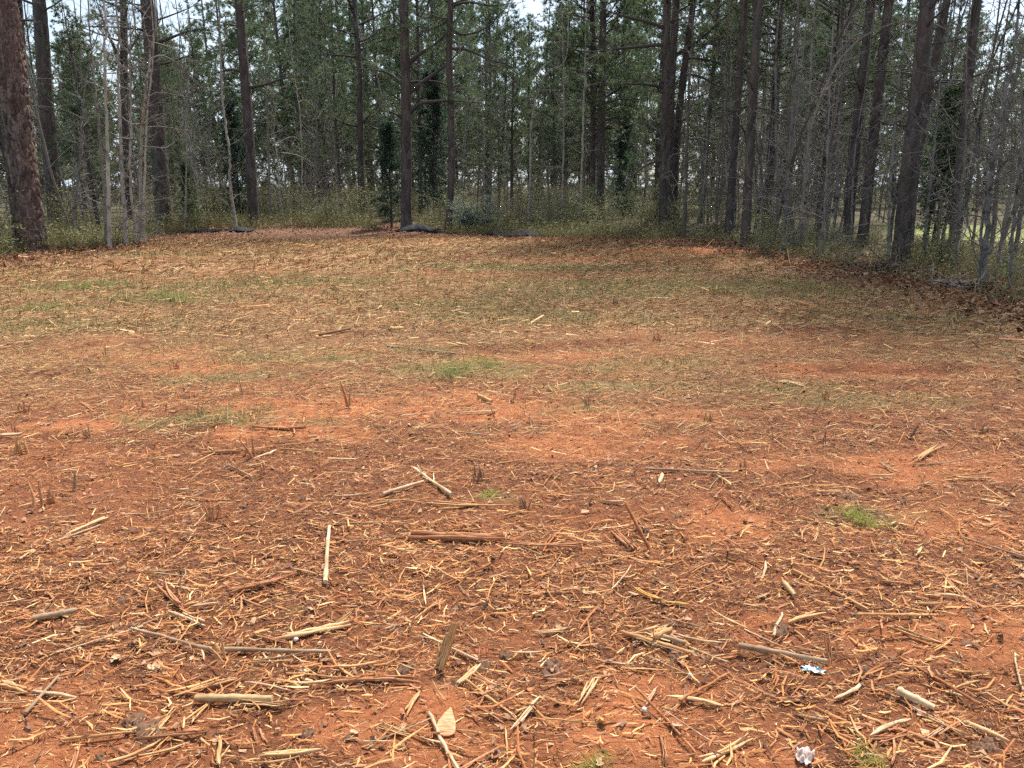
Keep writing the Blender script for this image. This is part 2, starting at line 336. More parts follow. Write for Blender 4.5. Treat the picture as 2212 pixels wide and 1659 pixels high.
# ------------------------------------------------------------------ litter that nobody could count
PAL = np.array([(.72, .48, .24), (.62, .35, .145), (.52, .235, .088), (.38, .145, .055), (.13, .060, .034), (.34, .22, .135), (.44, .20, .10)])
def pick(n, wts):
    wts = np.array(wts) / sum(wts); k = RNG.choice(len(wts), n, p=wts); return PAL[k] * RNG.uniform(.75, 1.2, (n, 1))
def spread(n, y0, y1, dens=None, power=1.0, margin=1.3):
    """points over the ground the camera and its neighbours see, uniform per area"""
    y = np.sqrt(RNG.random(n) * (y1 ** 2 - y0 ** 2) + y0 ** 2) if y0 > 3 else RNG.uniform(y0, y1, n)
    x = (RNG.random(n) * 2 - 1) * (y * .72 + margin)
    if y0 <= 3:
        keep = RNG.random(n) < (y * .72 + margin) / (y1 * .72 + margin); x, y = x[keep], y[keep]
    return x, y
def chips(mb, x, y, Ln, Wd, Th, yaw, pit, colr, sections, lift=0.0, bend=.06):
    """long tapered chips with a triangular section lying on the ground"""
    n = len(x); S = sections; t = np.linspace(-.5, .5, S)
    tip = RNG.uniform(.15, .8, (n, 2)); ta = np.ones((n, S)); ta[:, 0] = tip[:, 0]; ta[:, -1] = tip[:, 1]
    if S > 2: ta[:, 1:-1] = RNG.uniform(.8, 1.15, (n, S - 2))
    bx = (RNG.random((n, 1)) - .5) * bend * 4 * (t ** 2)[None] * Ln[:, None]; bz = (RNG.random((n, 1)) - .25) * bend * 3 * (t ** 2)[None] * Ln[:, None]
    lx = np.repeat((t[None] * Ln[:, None])[..., None], 3, 2)
    ly = bx[..., None] + np.stack([-ta, ta, (RNG.random((n, 1)) - .5) * ta], -1) * Wd[:, None, None] * .5
    lz = bz[..., None] + np.stack([ta * 0, ta * 0, ta], -1) * Th[:, None, None]
    cp, sp = np.cos(pit)[:, None, None], np.sin(pit)[:, None, None]; px, pz = lx * cp - lz * sp, lx * sp + lz * cp
    cy, sy = np.cos(yaw)[:, None, None], np.sin(yaw)[:, None, None]
    z = hgt(x, y) + lift + np.abs(np.sin(pit)) * Ln * .42
    v = np.stack([x[:, None, None] + px * cy - ly * sy, y[:, None, None] + px * sy + ly * cy, z[:, None, None] + pz], -1)
    b = np.arange(n)[:, None, None] * (S * 3) + np.arange(S - 1)[None, :, None] * 3
    f = np.concatenate([np.stack([b + a, b + c, b + 3 + c, b + 3 + a], -1) for a, c in ((1, 2), (2, 0))], 2).reshape(-1, 4)      # the underside lies on the ground
    mb.add(v.reshape(-1, 3), f, np.repeat(colr, S * 3, 0))
def quads(mb, x, y, z, Ln, Wd, yaw, pit, roll, colr, tipw=.3):
    """flat blades: a quad each"""
    d = np.stack([np.cos(yaw) * np.cos(pit), np.sin(yaw) * np.cos(pit), np.sin(pit)], 1); s = np.stack([-np.sin(yaw), np.cos(yaw), 0 * yaw], 1)
    up = np.cross(d, s); s = s * np.cos(roll)[:, None] + up * np.sin(roll)[:, None]; p = np.stack([x, y, z], 1)
    a = d * Ln[:, None]; b = s * Wd[:, None] * .5
    v = np.stack([p - b, p + b, p + a + b * tipw, p + a - b * tipw], 1); n = len(x)
    mb.add(v.reshape(-1, 3), (np.arange(n)[:, None] * 4 + np.arange(4)[None]), np.repeat(colr, 4, 0))
def yaws(n): return np.where(RNG.random(n) < .45, RNG.normal(0, .5, n), RNG.uniform(-math.pi, math.pi, n))

mb = MB()
for y0, y1, n, S, lm, mg in ((1.45, 3.4, 92000, 3, .0150, 1.0), (3.4, 7.6, 100000, 2, .021, 1.3)):
    x, y = spread(n, y0, y1, margin=mg); cl, gr, stw, wd, lw = masks(x, y)
    dens = (1 - .52 * cl) * (1 - .45 * stw) * (.55 + .9 * vn(x, y, .35, 61)); k = RNG.random(len(x)) < dens; x, y, stw = x[k], y[k], stw[k]; n = len(x)
    Ln = np.clip(RNG.lognormal(math.log(lm), .78, n), .006, .16); Wd = np.clip(Ln * RNG.uniform(.05, .17, n), .0014, .0075); Th = Wd * RNG.uniform(.25, .7, n)
    c = pick(n, (.8, 1.5, 2.8, 3.0, 2.6, .4, 2.0)); c = np.where((RNG.random(n) < stw * .6)[:, None], np.array([(.46, .33, .13)]) * RNG.uniform(.6, 1.2, (n, 1)), c)
    chips(mb, x, y, Ln, Wd, Th, yaws(n), RNG.normal(0, .16, n), c, S, lift=RNG.uniform(-.006, .014, n), bend=.24)
x, y = spread(60000, 1.45, 10, margin=1.0); cl = masks(x, y)[0]; k = RNG.random(len(x)) < .10 + .8 * cl * np.clip(6 / y, .3, 1); x, y = x[k], y[k]; n = len(x)     # crumbs and clods of clay
Ln = np.clip(RNG.lognormal(math.log(.010), .5, n), .004, .04) * (1 + .05 * y); chips(mb, x, y, Ln, Ln * RNG.uniform(.6, 1, n), Ln * RNG.uniform(.3, .6, n), RNG.uniform(-3, 3, n), RNG.normal(0, .2, n), np.array([(.42, .145, .062), (.50, .19, .09), (.30, .095, .042), (.22, .08, .04)])[RNG.integers(0, 4, n)] * RNG.uniform(.75, 1.15, (n, 1)), 2, lift=-.003)
tag(link("wood_mulch", mb.mesh("wood_mulch", M_CHIP)), "shredded tan and rust wood mulch covering the near ground", "mulch", None, "stuff")

mb = MB()
x, y = spread(80000, 1.45, 4.8, margin=1.0); cl = masks(x, y)[0]; k = RNG.random(len(x)) < 1 - .6 * cl; x, y = x[k], y[k]; n = len(x)     # fine crumbs and fibres
Ln = RNG.uniform(.006, .045, n); quads(mb, x, y, hgt(x, y) + RNG.uniform(0, .012, n), Ln, RNG.uniform(.0010, .0032, n), yaws(n), RNG.normal(.05, .35, n), RNG.uniform(-1, 1, n), pick(n, (1.2, 2, 2.4, 2.6, 2.6, .6, 2.2)), .6)
x, y = spread(26000, 1.45, 6.5, margin=1.0); cl = masks(x, y)[0]; k = RNG.random(len(x)) < (1 - .5 * cl) * (.3 + vn(x, y, .3, 63)); x, y = x[k], y[k]; n = len(x)     # flakes and leaf bits
sz = np.clip(RNG.lognormal(math.log(.014), .45, n), .005, .04)
quads(mb, x, y, hgt(x, y) + RNG.uniform(.002, .014, n), sz, sz * RNG.uniform(.4, .9, n), RNG.uniform(-3, 3, n), RNG.normal(.1, .3, n), RNG.uniform(-.5, .5, n), np.array([(.20, .10, .065), (.36, .19, .12), (.12, .065, .045), (.46, .27, .16), (.28, .115, .055)])[RNG.integers(0, 5, n)] * RNG.uniform(.7, 1.2, (n, 1)), .5)
for y0, y1, n, ln, wdt, mg in ((4.6, 8, 60000, .06, .0040, 1.2), (8, 14, 120000, .085, .0070, 1.6), (14, 26, 130000, .13, .014, 3)):
    x, y = spread(n, y0, y1, margin=mg); cl, gr, stw, wd, lw = masks(x, y); ed = edge_dist(x, y)
    k = (RNG.random(len(x)) < (1 - .38 * cl) * (1 - .35 * rut(x, y)[1]) * (.25 + .75 * stw) * (.45 + .9 * vn(x, y, .5, 62))) & (ed < 1.5); x, y, gr, wd = x[k], y[k], gr[k], wd[k]; n = len(x)
    base = np.array([(.48, .30, .145), (.41, .23, .105), (.30, .155, .07), (.62, .43, .22), (.13, .072, .038), (.42, .19, .085)])[RNG.choice(6, n, p=(.22, .22, .16, .11, .19, .10))]
    olive = np.array([(.255, .20, .085)]); pin = np.array([(.25, .10, .045)])
    base = np.where((RNG.random(n) < .12 + .5 * gr)[:, None], olive * RNG.uniform(.7, 1.4, (n, 1)), base); base = np.where((RNG.random(n) < wd * .8)[:, None], pin * RNG.uniform(.5, 1.5, (n, 1)), base)
    c = base * RNG.uniform(.7, 1.2, (n, 1)); Ln = ln * RNG.lognormal(0, .45, n); up = RNG.random(n) < .10
    pit = np.where(up, RNG.uniform(.6, 1.5, n), RNG.normal(.10, .16, n)); Ln = np.where(up, Ln * .8, Ln)
    quads(mb, x, y, hgt(x, y) + RNG.uniform(0, .02, n), Ln, wdt * RNG.uniform(.5, 1.5, n), yaws(n), pit, RNG.uniform(-.9, .9, n), c, .4)
tag(link("straw_litter", mb.mesh("straw_litter", M_CHIP)), "flattened tan straw and cut stalks over the middle of the clearing", "straw", None, "stuff")

mb = MB()   # wood chips scattered through the straw
x, y = spread(16000, 7.4, 22, margin=2); ed = edge_dist(x, y); k = (ed < .5) & (RNG.random(len(x)) < np.clip(9 / y, .25, 1)); x, y = x[k], y[k]; n = len(x)
Ln = np.clip(RNG.lognormal(math.log(.068), .5, n), .02, .34); Wd = np.clip(Ln * RNG.uniform(.06, .18, n), .005, .03)
chips(mb, x, y, Ln, Wd, Wd * .6, yaws(n), RNG.normal(0, .1, n), pick(n, (3, 3, 1.5, 1, .8, .8, 1)), 2, lift=.012)
tag(link("chip_litter", mb.mesh("chip_litter", M_CHIP)), "small pale wood chips scattered through the straw", "chips", None, "stuff")

mb = MB()   # green grass showing through
x, y = spread(150000, 4.5, 22, margin=2); gr = masks(x, y)[1]; k = RNG.random(len(x)) < gr * .75; x, y = x[k], y[k]; n = len(x)
Ln = RNG.uniform(.04, .11, n) * (1 + y * .03); c = np.array([(.17, .19, .055), (.24, .23, .08), (.14, .15, .05), (.32, .27, .11)])[RNG.integers(0, 4, n)] * RNG.uniform(.7, 1.25, (n, 1))
quads(mb, x, y, hgt(x, y), Ln, .004 + .0006 * y * RNG.uniform(.6, 1.3, n), RNG.uniform(-3.14, 3.14, n), RNG.uniform(.15, 1.1, n), RNG.uniform(-1, 1, n), c, .1)
tag(link("grass", mb.mesh("grass", M_LEAF)), "patchy green grass growing through the straw", "grass", None, "stuff")

mb = MB()   # leaf litter under the trees
n = 46000; th = RNG.uniform(-.95, .95, n); er = np.interp(th, np.arctan2(EDGE[:, 0], EDGE[:, 1]), np.hypot(EDGE[:, 0], EDGE[:, 1]))
r = er + np.where(RNG.random(n) < .55, RNG.exponential(3.0, n), RNG.normal(-.6, 1.5, n)); x, y = r * np.sin(th), r * np.cos(th); lw = masks(x, y)[4]; k = (RNG.random(n) > lw) & (y > 3); x, y = x[k], y[k]; n = len(x)
c = np.array([(.27, .14, .075), (.20, .095, .05), (.34, .22, .13), (.13, .07, .045), (.26, .17, .12)])[RNG.integers(0, 5, n)] * RNG.uniform(.6, 1.2, (n, 1)); sz = RNG.uniform(.04, .095, n)
quads(mb, x, y, hgt(x, y) + RNG.uniform(0, .04, n), sz, sz * RNG.uniform(.25, .8, n), RNG.uniform(-3.1, 3.1, n), RNG.normal(.15, .35, n), RNG.uniform(-.8, .8, n), c, .5)
tag(link("leaf_litter", mb.mesh("leaf_litter", M_CHIP)), "brown fallen leaves lying along the edge of the woods", "leaves", None, "stuff")

mb = MB()   # low stems, briars and weeds along the foot of the trees
n = 54000; th = RNG.uniform(-.95, .95, n); er = np.interp(th, np.arctan2(EDGE[:, 0], EDGE[:, 1]), np.hypot(EDGE[:, 0], EDGE[:, 1]))
r = er + RNG.exponential(4.0, n) - .3; x, y = r * np.sin(th), r * np.cos(th); cl_, _, _, _, lw = masks(x, y)
k = (RNG.random(n) > lw * .9) & (vn(x, y, 1.6, 71) > .30) & (y > 5) & ((th < .2) | (RNG.random(n) < .16 + .8 * sstep(1.5, 4, r - er))); x, y = x[k], y[k]; n = len(x)
c = np.array([(.19, .18, .07), (.27, .22, .115), (.23, .17, .10), (.15, .16, .06), (.34, .27, .15)])[RNG.integers(0, 5, n)] * RNG.uniform(.6, 1.2, (n, 1)); Ln = RNG.uniform(.15, .8, n) * (.4 + .8 * vn(x, y, 2.1, 72)) * np.where(x > 6, .62, 1)
quads(mb, x, y, hgt(x, y), Ln, RNG.uniform(.006, .022, n), RNG.uniform(-3.1, 3.1, n), RNG.uniform(.5, 1.5, n), RNG.uniform(-1.5, 1.5, n), c, .3)
z = hgt(x, y) + Ln * RNG.uniform(.3, 1.0, n); s = RNG.uniform(.03, .08, n)
quads(mb, x + RNG.normal(0, .12, n), y + RNG.normal(0, .12, n), z, s, s * .6, RNG.uniform(-3.1, 3.1, n), RNG.uniform(-.6, .6, n), RNG.uniform(-1, 1, n), np.array([(.18, .20, .065), (.14, .17, .065), (.23, .22, .085)])[RNG.integers(0, 3, n)] * RNG.uniform(.6, 1.2, (n, 1)), .5)
tag(link("undergrowth", mb.mesh("undergrowth", M_LEAF)), "olive weeds and dry stems along the foot of the woods", "undergrowth", None, "stuff")

# ------------------------------------------------------------------ trees: builders
def curve(p0, d0, length, n, wob, bendup=0.0, droop=0.0):
    p = np.array(p0, float); d = np.array(d0, float); d /= np.linalg.norm(d); pts = [p.copy()]; st = length / n
    for k in range(n):
        d = d + RNG.normal(0, wob, 3) + np.array([0, 0, bendup - droop * k / n]); d /= np.linalg.norm(d); p = p + d * st; pts.append(p.copy())
    return np.array(pts)
def resample(ctrl, n):
    c = np.asarray(ctrl, float); m = len(c); t = np.linspace(0, m - 1, n); o = []
    for tt in t:
        i = min(int(tt), m - 2); u = tt - i; p1, p2 = c[i], c[i + 1]; p0 = c[i - 1] if i > 0 else 2 * p1 - p2; p3 = c[i + 2] if i + 2 < m else 2 * p2 - p1
        o.append(.5 * ((2 * p1) + (-p0 + p2) * u + (2 * p0 - 5 * p1 + 4 * p2 - p3) * u * u + (-p0 + 3 * p1 - 3 * p2 + p3) * u ** 3))
    return np.array(o)
def bark_trunk(pts, rad, sides, depth, cell, mat, name="trunk"):
    """tapered trunk with plated bark in relief and a flared foot"""
    v, f = tube_vf(pts, rad, sides); n = len(pts); c = np.repeat(np.asarray(pts), sides, 0); d = v - c; rr = np.linalg.norm(d, axis=1)[:, None] + 1e-9; d = d / rr
    off = np.zeros(len(v)); sd = RNG.random() * 50
    for q in range(len(v)):
        dist, _p = mnoise.voronoi((v[q][0] / cell + sd, v[q][1] / cell, v[q][2] / (cell * 3.2)), distance_metric='DISTANCE')
        off[q] = min(dist[1] - dist[0], .26) / .26 + .5 * mnoise.noise((v[q][0] * 5 + sd, v[q][1] * 5, v[q][2] * 1.5))
    v = v + d * ((off - .6) * depth)[:, None] * np.minimum(1, rr / .05)
    hz = v[:, 2] - pts[0][2]; ang = np.arctan2(d[:, 1], d[:, 0]); fl = np.exp(-np.maximum(hz, 0) / .28) * (.30 + .16 * np.sin(ang * 5 + sd)); v = v + d * (rr * fl[:, None]) * np.array([1, 1, .0])
    mb = MB(); mb.add(v, f); return mb.mesh(name, mat, True)
GREENS = np.array([(.115, .168, .088), (.142, .190, .090), (.100, .150, .086), (.165, .195, .095)])
def needles(mb, cen, dirs, per, ln, wd, cols, spread_=1.0):
    """pompoms of long needles, one narrow triangle each"""
    n = len(cen); c = np.repeat(cen, per, 0); d = np.repeat(dirs, per, 0) + RNG.normal(0, .62 * spread_, (n * per, 3)); d /= np.linalg.norm(d, axis=1)[:, None]
    s = np.cross(d, RNG.normal(0, 1, (n * per, 3))); s /= np.linalg.norm(s, axis=1)[:, None] + 1e-9; N = n * per
    l = ln * RNG.uniform(.65, 1.15, N); st = c + d * (l * .08)[:, None]; col = np.repeat(cols, per, 0) * RNG.uniform(.8, 1.2, (N, 1))
    v = np.stack([st - s * wd * .5, st + s * wd * .5, c + d * l[:, None]], 1)
    mb.add(v.reshape(-1, 3), np.arange(N * 3).reshape(-1, 3), np.repeat(col, 3, 0))
def pine_crown(h0, h1, reach, nbr, dens, dead=6, per=12):
    """branch mesh and needle mesh round a straight stem from height h0 to h1"""
    mbb, mbn = MB(), MB(); C, D = [], []
    for k in range(nbr):
        t = (k + RNG.random()) / nbr; z = h0 + (h1 - h0) * t; az = RNG.uniform(0, 2 * math.pi); ln = reach * (1 - t * .75) * RNG.uniform(.6, 1.1) * (.75 + .25 * min(1, t * 6))
        el = RNG.uniform(-.05, .45) + .5 * t; d0 = (math.cos(az) * math.cos(el), math.sin(az) * math.cos(el), math.sin(el))
        p = curve((0, 0, z), d0, ln, 7, .10, .02); r0 = .012 + .013 * ln
        v, f = tube_vf(p, np.linspace(r0, .007, 8), 4); mbb.add(v, f)
        for q in range(int(3 + ln * 1.9 * dens)):
            u = RNG.uniform(.30, 1.0); a = p[int(u * 7)] if u < 1 else p[7]; da = az + RNG.normal(0, .8); e2 = RNG.uniform(-.15, .45); l2 = RNG.uniform(.35, .95) * (1.25 - u * .5) * (.6 + .2 * ln)
            pp = curve(a, (math.cos(da) * math.cos(e2), math.sin(da) * math.cos(e2), math.sin(e2)), l2, 3, .18, .06)
            v, f = tube_vf(pp, np.linspace(.010, .004, 4), 3); mbb.add(v, f)
            for s in range(3):
                C.append(pp[-1 - (s > 1)] + RNG.normal(0, .07, 3)); D.append((pp[-1] - pp[-2]) / np.linalg.norm(pp[-1] - pp[-2]) * .8 + np.array([0, 0, .25]))
    for k in range(dead):
        z = RNG.uniform(max(2.0, h0 * .35), h0); az = RNG.uniform(0, 6.28); p = curve((0, 0, z), (math.cos(az), math.sin(az), RNG.uniform(-.1, .35)), RNG.uniform(.4, 2.6), 6, .16, .01); v, f = tube_vf(p, np.linspace(.024, .005, 7), 4); mbb.add(v, f)
        for q in range(3):
            a = p[RNG.integers(2, 6)]; pp = curve(a, RNG.normal(0, 1, 3) * (1, 1, .5), RNG.uniform(.3, .8), 3, .2); v, f = tube_vf(pp, np.linspace(.008, .003, 4), 3); mbb.add(v, f)
    C, D = np.array(C), np.array(D); cols = GREENS[RNG.integers(0, 4, len(C))] * RNG.uniform(.75, 1.2, (len(C), 1)); needles(mbn, C, D, per, .27, .026, cols, .8)
    return mbb.mesh("branches", M_PBRANCH), mbn.mesh("needles", M_NEEDLE)
CROWN_HIGH = [pine_crown(7.0 + i * .5, 21, 3.6, 44, 1.0, 8, 14) for i in range(3)]       # tall pines at the edge
CROWN_MID = [pine_crown(3.0 + i * .6, 17, 3.5, 70, 1.2, 8, 20) for i in range(4)]       # pines in the woods, 17 m
CROWN_LOW = [pine_crown(2.6, 14, 3.0, 62, 1.3, 5, 20) for i in range(3)]
BACK_TRUNK = []
for i in range(3):
    p = resample([(0, 0, -.3), (.05 * i, .04, 4), (-.06, .08 * i, 9), (0, 0, 17)], 60); BACK_TRUNK.append(bark_trunk(p, np.interp(p[:, 2], [0, 1, 17], [.19, .165, .03]), 12, .012, .06, M_BARK))

def empty(name, loc, rot=(0, 0, 0), scale=1.0):
    o = bpy.data.objects.new(name, None); COL.objects.link(o); o.location = loc; o.rotation_euler = rot; o.scale = (scale,) * 3; o.empty_display_size = .3; return o
def edge_pine(label, ctrl_px, w_px, phrase=None, near=False, crown=None, Y=None, h=21, branches=(), name="pine_tree"):
    """a pine whose trunk runs through given points; ctrl_px[0] is the foot"""
    b = gp(*ctrl_px[0]) if Y is None else None
    if b is None: a = at(*ctrl_px[0], Y); b = Vector((a.x, Y, H(a.x, Y)))
    P = [np.array((0, 0, -.25)), np.array((0, 0, 0))]
    for q in ctrl_px[1:]: P.append(np.array(at(*q, b.y) - b))
    d = P[-1] - P[-2 if len(P) > 3 else 1]; d /= np.linalg.norm(d); up = np.array([d[0] * .5, RNG.normal(0, .01), 1.0])
    rest = h - P[-1][2]
    for s in (.35, .7, 1.0): P.append(P[-1] + up * rest * (.35 if s < 1 else .3))
    dist = math.hypot(b.x, b.y); r = .5 * w_px / F_PX * dist
    pts = resample(P, 150); hz = pts[:, 2]; rad = r * np.interp(hz, [0, .6, 2.0, 7, h], [1.12, 1.06, 1.0, .86, .16])
    if near:
        zs = np.concatenate([np.linspace(hz[0], 9.0, 520), np.linspace(9.7, h, 40)]); rad = np.interp(zs, hz, rad); pts = np.stack([np.interp(zs, hz, pts[:, k]) for k in (0, 1)] + [zs], 1); hz = zs
    t = empty(name, b); tag(t, label, "tree")
    link("trunk", bark_trunk(pts - 0, rad, 80 if near else 22, .045 if near else .016, .080 if near else .07, M_BARK_NEAR if near else M_BARK), t)
    cr_ = crown or CROWN_HIGH[RNG.integers(0, 3)]
    top = pts[-1]; base_axis = np.array([np.interp(z, hz, pts[:, k]) for z in (8,) for k in (0, 1)])
    ax = Vector((top[0] - base_axis[0], top[1] - base_axis[1], h - 8)).normalized(); rot = (ax.to_track_quat('Z', 'Y').to_matrix() @ Matrix.Rotation(RNG.uniform(0, 6.28), 3, 'Z')).to_euler()
    o = Vector((base_axis[0], base_axis[1], 8)) - ax * 8
    link("branches", cr_[0], t, o, rot); link("crown", cr_[1], t, o, rot)
    for bi, (qs, w0) in enumerate(branches):      # limbs seen singly: points in the picture, at the trunk's depth and a little off it
        dy = RNG.uniform(-1.2, 1.2); pp = [np.array(at(qx, qy, b.y + dy * i / (len(qs) - 1)) - b) for i, (qx, qy) in enumerate(qs)]
        pp = resample(pp, 14); lr = .68 * w0 / F_PX * dist; m1, m2 = MB(), MB(); v, f = tube_vf(pp, np.linspace(lr, .012, 14), 6, jit=.15); m1.add(v, f); C, D = [], []
        for q in range(9):
            a = pp[RNG.integers(5, 14)]; e = curve(a, (pp[-1] - pp[-4]) / np.linalg.norm(pp[-1] - pp[-4]) + RNG.normal(0, .6, 3), RNG.uniform(.4, 1.3), 4, .15, .05); v, f = tube_vf(e, np.linspace(.012, .004, 5), 3); m1.add(v, f)
            for s in range(5): C.append(e[-1 - (s > 2)] + RNG.normal(0, .1, 3)); D.append((e[-1] - e[-2]) / np.linalg.norm(e[-1] - e[-2]) + (0, 0, .2))
        lo = link("limb", m1.mesh("limb", M_PBRANCH), t)
        C, D = np.array(C), np.array(D); needles(m2, C, D, 11, .24, .02, GREENS[RNG.integers(0, 4, len(C))]); link("needles", m2.mesh("needles", M_NEEDLE), lo)
    landmark("woods", phrase or label, b); return t

# tall pines along the edge of the clearing (points in the picture; foot first, widths as pictured)
edge_pine("massive pine with peeling plated bark at the near left edge", [(68, 543), (52, 400), (38, 270), (20, 110), (5, 0)], 47, "the massive plated pine", near=True)
edge_pine("leaning grey pine just behind the massive plated pine", [(127, 500), (118, 437), (100, 230), (84, 0)], 26, "the leaning pine by the massive plated pine")
edge_pine("slim dark pine hidden between the two stout pines at left", [(62, 478), (52, 200), (40, 0)], 13, Y=31, phrase="the slim dark pine at far left")
edge_pine("stout straight pine behind the clump of pale saplings", [(355, 487), (345, 350), (334, 200), (317, 0)], 28, "the stout pine behind the sapling clump",
          branches=[([(330, 95), (360, 85), (400, 70), (440, 62)], 6), ([(331, 140), (365, 135), (410, 120), (450, 118)], 4)])
edge_pine("dark forked pine standing back behind the pale saplings", [(280, 470), (272, 350), (268, 180), (266, 0)], 15, Y=37, phrase="the dark forked pine",
          branches=[([(270, 150), (250, 110), (225, 50), (205, -10)], 7), ([(268, 120), (285, 100), (310, 60)], 6)])
edge_pine("straight grey pine between the sapling clump and the dark cedar", [(549, 484), (541, 340), (530, 180), (516, 0)], 20, "the straight grey pine left of the cedar",
          branches=[([(530, 160), (500, 150), (460, 160), (420, 170)], 4), ([(534, 190), (575, 182), (620, 168), (680, 165)], 5)])
edge_pine("slender pine with a dark wavy trunk left of the cedar", [(782, 466), (779, 300), (776, 150), (765, 0)], 13, "the slender dark wavy pine",
          branches=[([(777, 125), (740, 120), (690, 118), (640, 125)], 4), ([(776, 90), (800, 80), (830, 60), (860, 55)], 4), ([(780, 270), (810, 235), (840, 230)], 4), ([(779, 275), (740, 265), (715, 250)], 4)])
edge_pine("central pine with thick limbs reaching right over the woods", [(878, 491), (878, 350), (877, 200), (872, 0)], 22, "the central pine with thick limbs",
          branches=[([(883, 246), (905, 225), (940, 219), (980, 218), (1040, 222)], 8), ([(882, 200), (910, 180), (945, 155), (970, 135), (1010, 90)], 9), ([(884, 135), (905, 118), (940, 95), (965, 70), (1000, 20)], 8),
                    ([(883, 178), (910, 176), (950, 178), (985, 195), (1020, 215)], 5), ([(871, 185), (850, 165), (830, 155), (790, 150), (735, 150)], 5), ([(870, 255), (855, 247), (842, 240)], 5)])
edge_pine("slim pine with a gently curved trunk beside the white bush", [(968, 495), (975, 380), (974, 230), (970, 130), (973, 0)], 14, "the slim curved pine by the white bush",
          branches=[([(975, 105), (1010, 108), (1060, 130), (1110, 140)], 5), ([(974, 60), (1000, 75), (1050, 60), (1090, 20)], 5), ([(972, 15), (1010, 5), (1060, 12), (1100, 8)], 5), ([(972, 40), (940, 60), (905, 70)], 4)])
edge_pine("thin dark pine set back between the central and curved pines", [(910, 470), (908, 380), (905, 200), (902, 40)], 8, Y=42, crown=CROWN_MID[0], phrase="the thin dark pine in the centre")
edge_pine("straighter trunk of the triple pine by the brush pile", [(1432, 512), (1434, 340), (1438, 180), (1442, 0)], 16, "the straighter trunk of the triple pine",
          branches=[([(1432, 190), (1400, 183), (1350, 181), (1305, 184)], 5), ([(1434, 96), (1390, 100), (1330, 106), (1270, 112), (1220, 100)], 6), ([(1433, 295), (1410, 275), (1384, 260)], 5), ([(1436, 60), (1390, 45), (1330, 30), (1270, 5)], 6),
                    ([(1431, 350), (1405, 353), (1375, 372), (1340, 400)], 4)])
edge_pine("middle trunk of the triple pine by the brush pile", [(1445, 508), (1447, 330), (1452, 160), (1461, 0)], 15, "the middle trunk of the triple pine",
          branches=[([(1455, 120), (1490, 100), (1530, 70), (1600, 5)], 6)])
edge_pine("right leaning trunk of the triple pine by the brush pile", [(1454, 506), (1462, 310), (1478, 150), (1498, 0)], 14, "the leaning trunk of the triple pine",
          branches=[([(1470, 160), (1510, 165), (1550, 185), (1590, 205)], 5), ([(1480, 105), (1520, 95), (1570, 95), (1620, 80)], 5), ([(1475, 125), (1530, 130), (1590, 150), (1640, 165)], 5)])
edge_pine("left trunk of the tall pine pair right of the triple pine", [(1574, 500), (1584, 350), (1597, 170), (1610, 0)], 15, "the left of the tall pine pair", Y=24)
edge_pine("right trunk of the tall pine pair, paler and nearer", [(1609, 536), (1617, 380), (1627, 200), (1638, 0)], 17, "the right of the tall pine pair")
edge_pine("far twin pine, left of two dark trunks before the triple pine", [(1281, 470), (1281, 300), (1282, 150), (1279, 0)], 12, Y=36, crown=CROWN_MID[1], phrase="the left far twin pine",
          branches=[([(1281, 160), (1255, 155), (1230, 150)], 4), ([(1281, 30), (1255, 15), (1225, -10)], 5)])
edge_pine("far twin pine, right and stouter of two dark trunks", [(1297, 475), (1299, 300), (1301, 150), (1304, 0)], 16, Y=35, crown=CROWN_MID[2], phrase="the stouter far twin pine",
          branches=[([(1300, 170), (1340, 165), (1380, 150), (1410, 130)], 4), ([(1300, 225), (1340, 215), (1390, 215)], 4)])
edge_pine("dark leaning pine, first of the four leaning right", [(1830, 527), (1842, 380), (1862, 180), (1883, 0)], 18, "the first dark leaning pine")
edge_pine("dark leaning pine, second of the four leaning right", [(1862, 532), (1880, 360), (1900, 180), (1921, 0)], 18, "the second dark leaning pine")
edge_pine("stoutest leaning pine with ridged purplish bark at right", [(1944, 566), (1960, 400), (1978, 240), (2006, 0)], 28, "the stoutest leaning pine", near=False)
edge_pine("thinner pine leaning out behind the stoutest leaning pine", [(1962, 548), (1978, 370), (2005, 200), (2046, 0)], 14, "the thinner pine behind the stoutest one", Y=18.3)
edge_pine("dark slim pine before the bright lawn opening", [(2056, 548), (2070, 380), (2088, 220), (2112, 0)], 14, "the dark slim pine before the lawn")

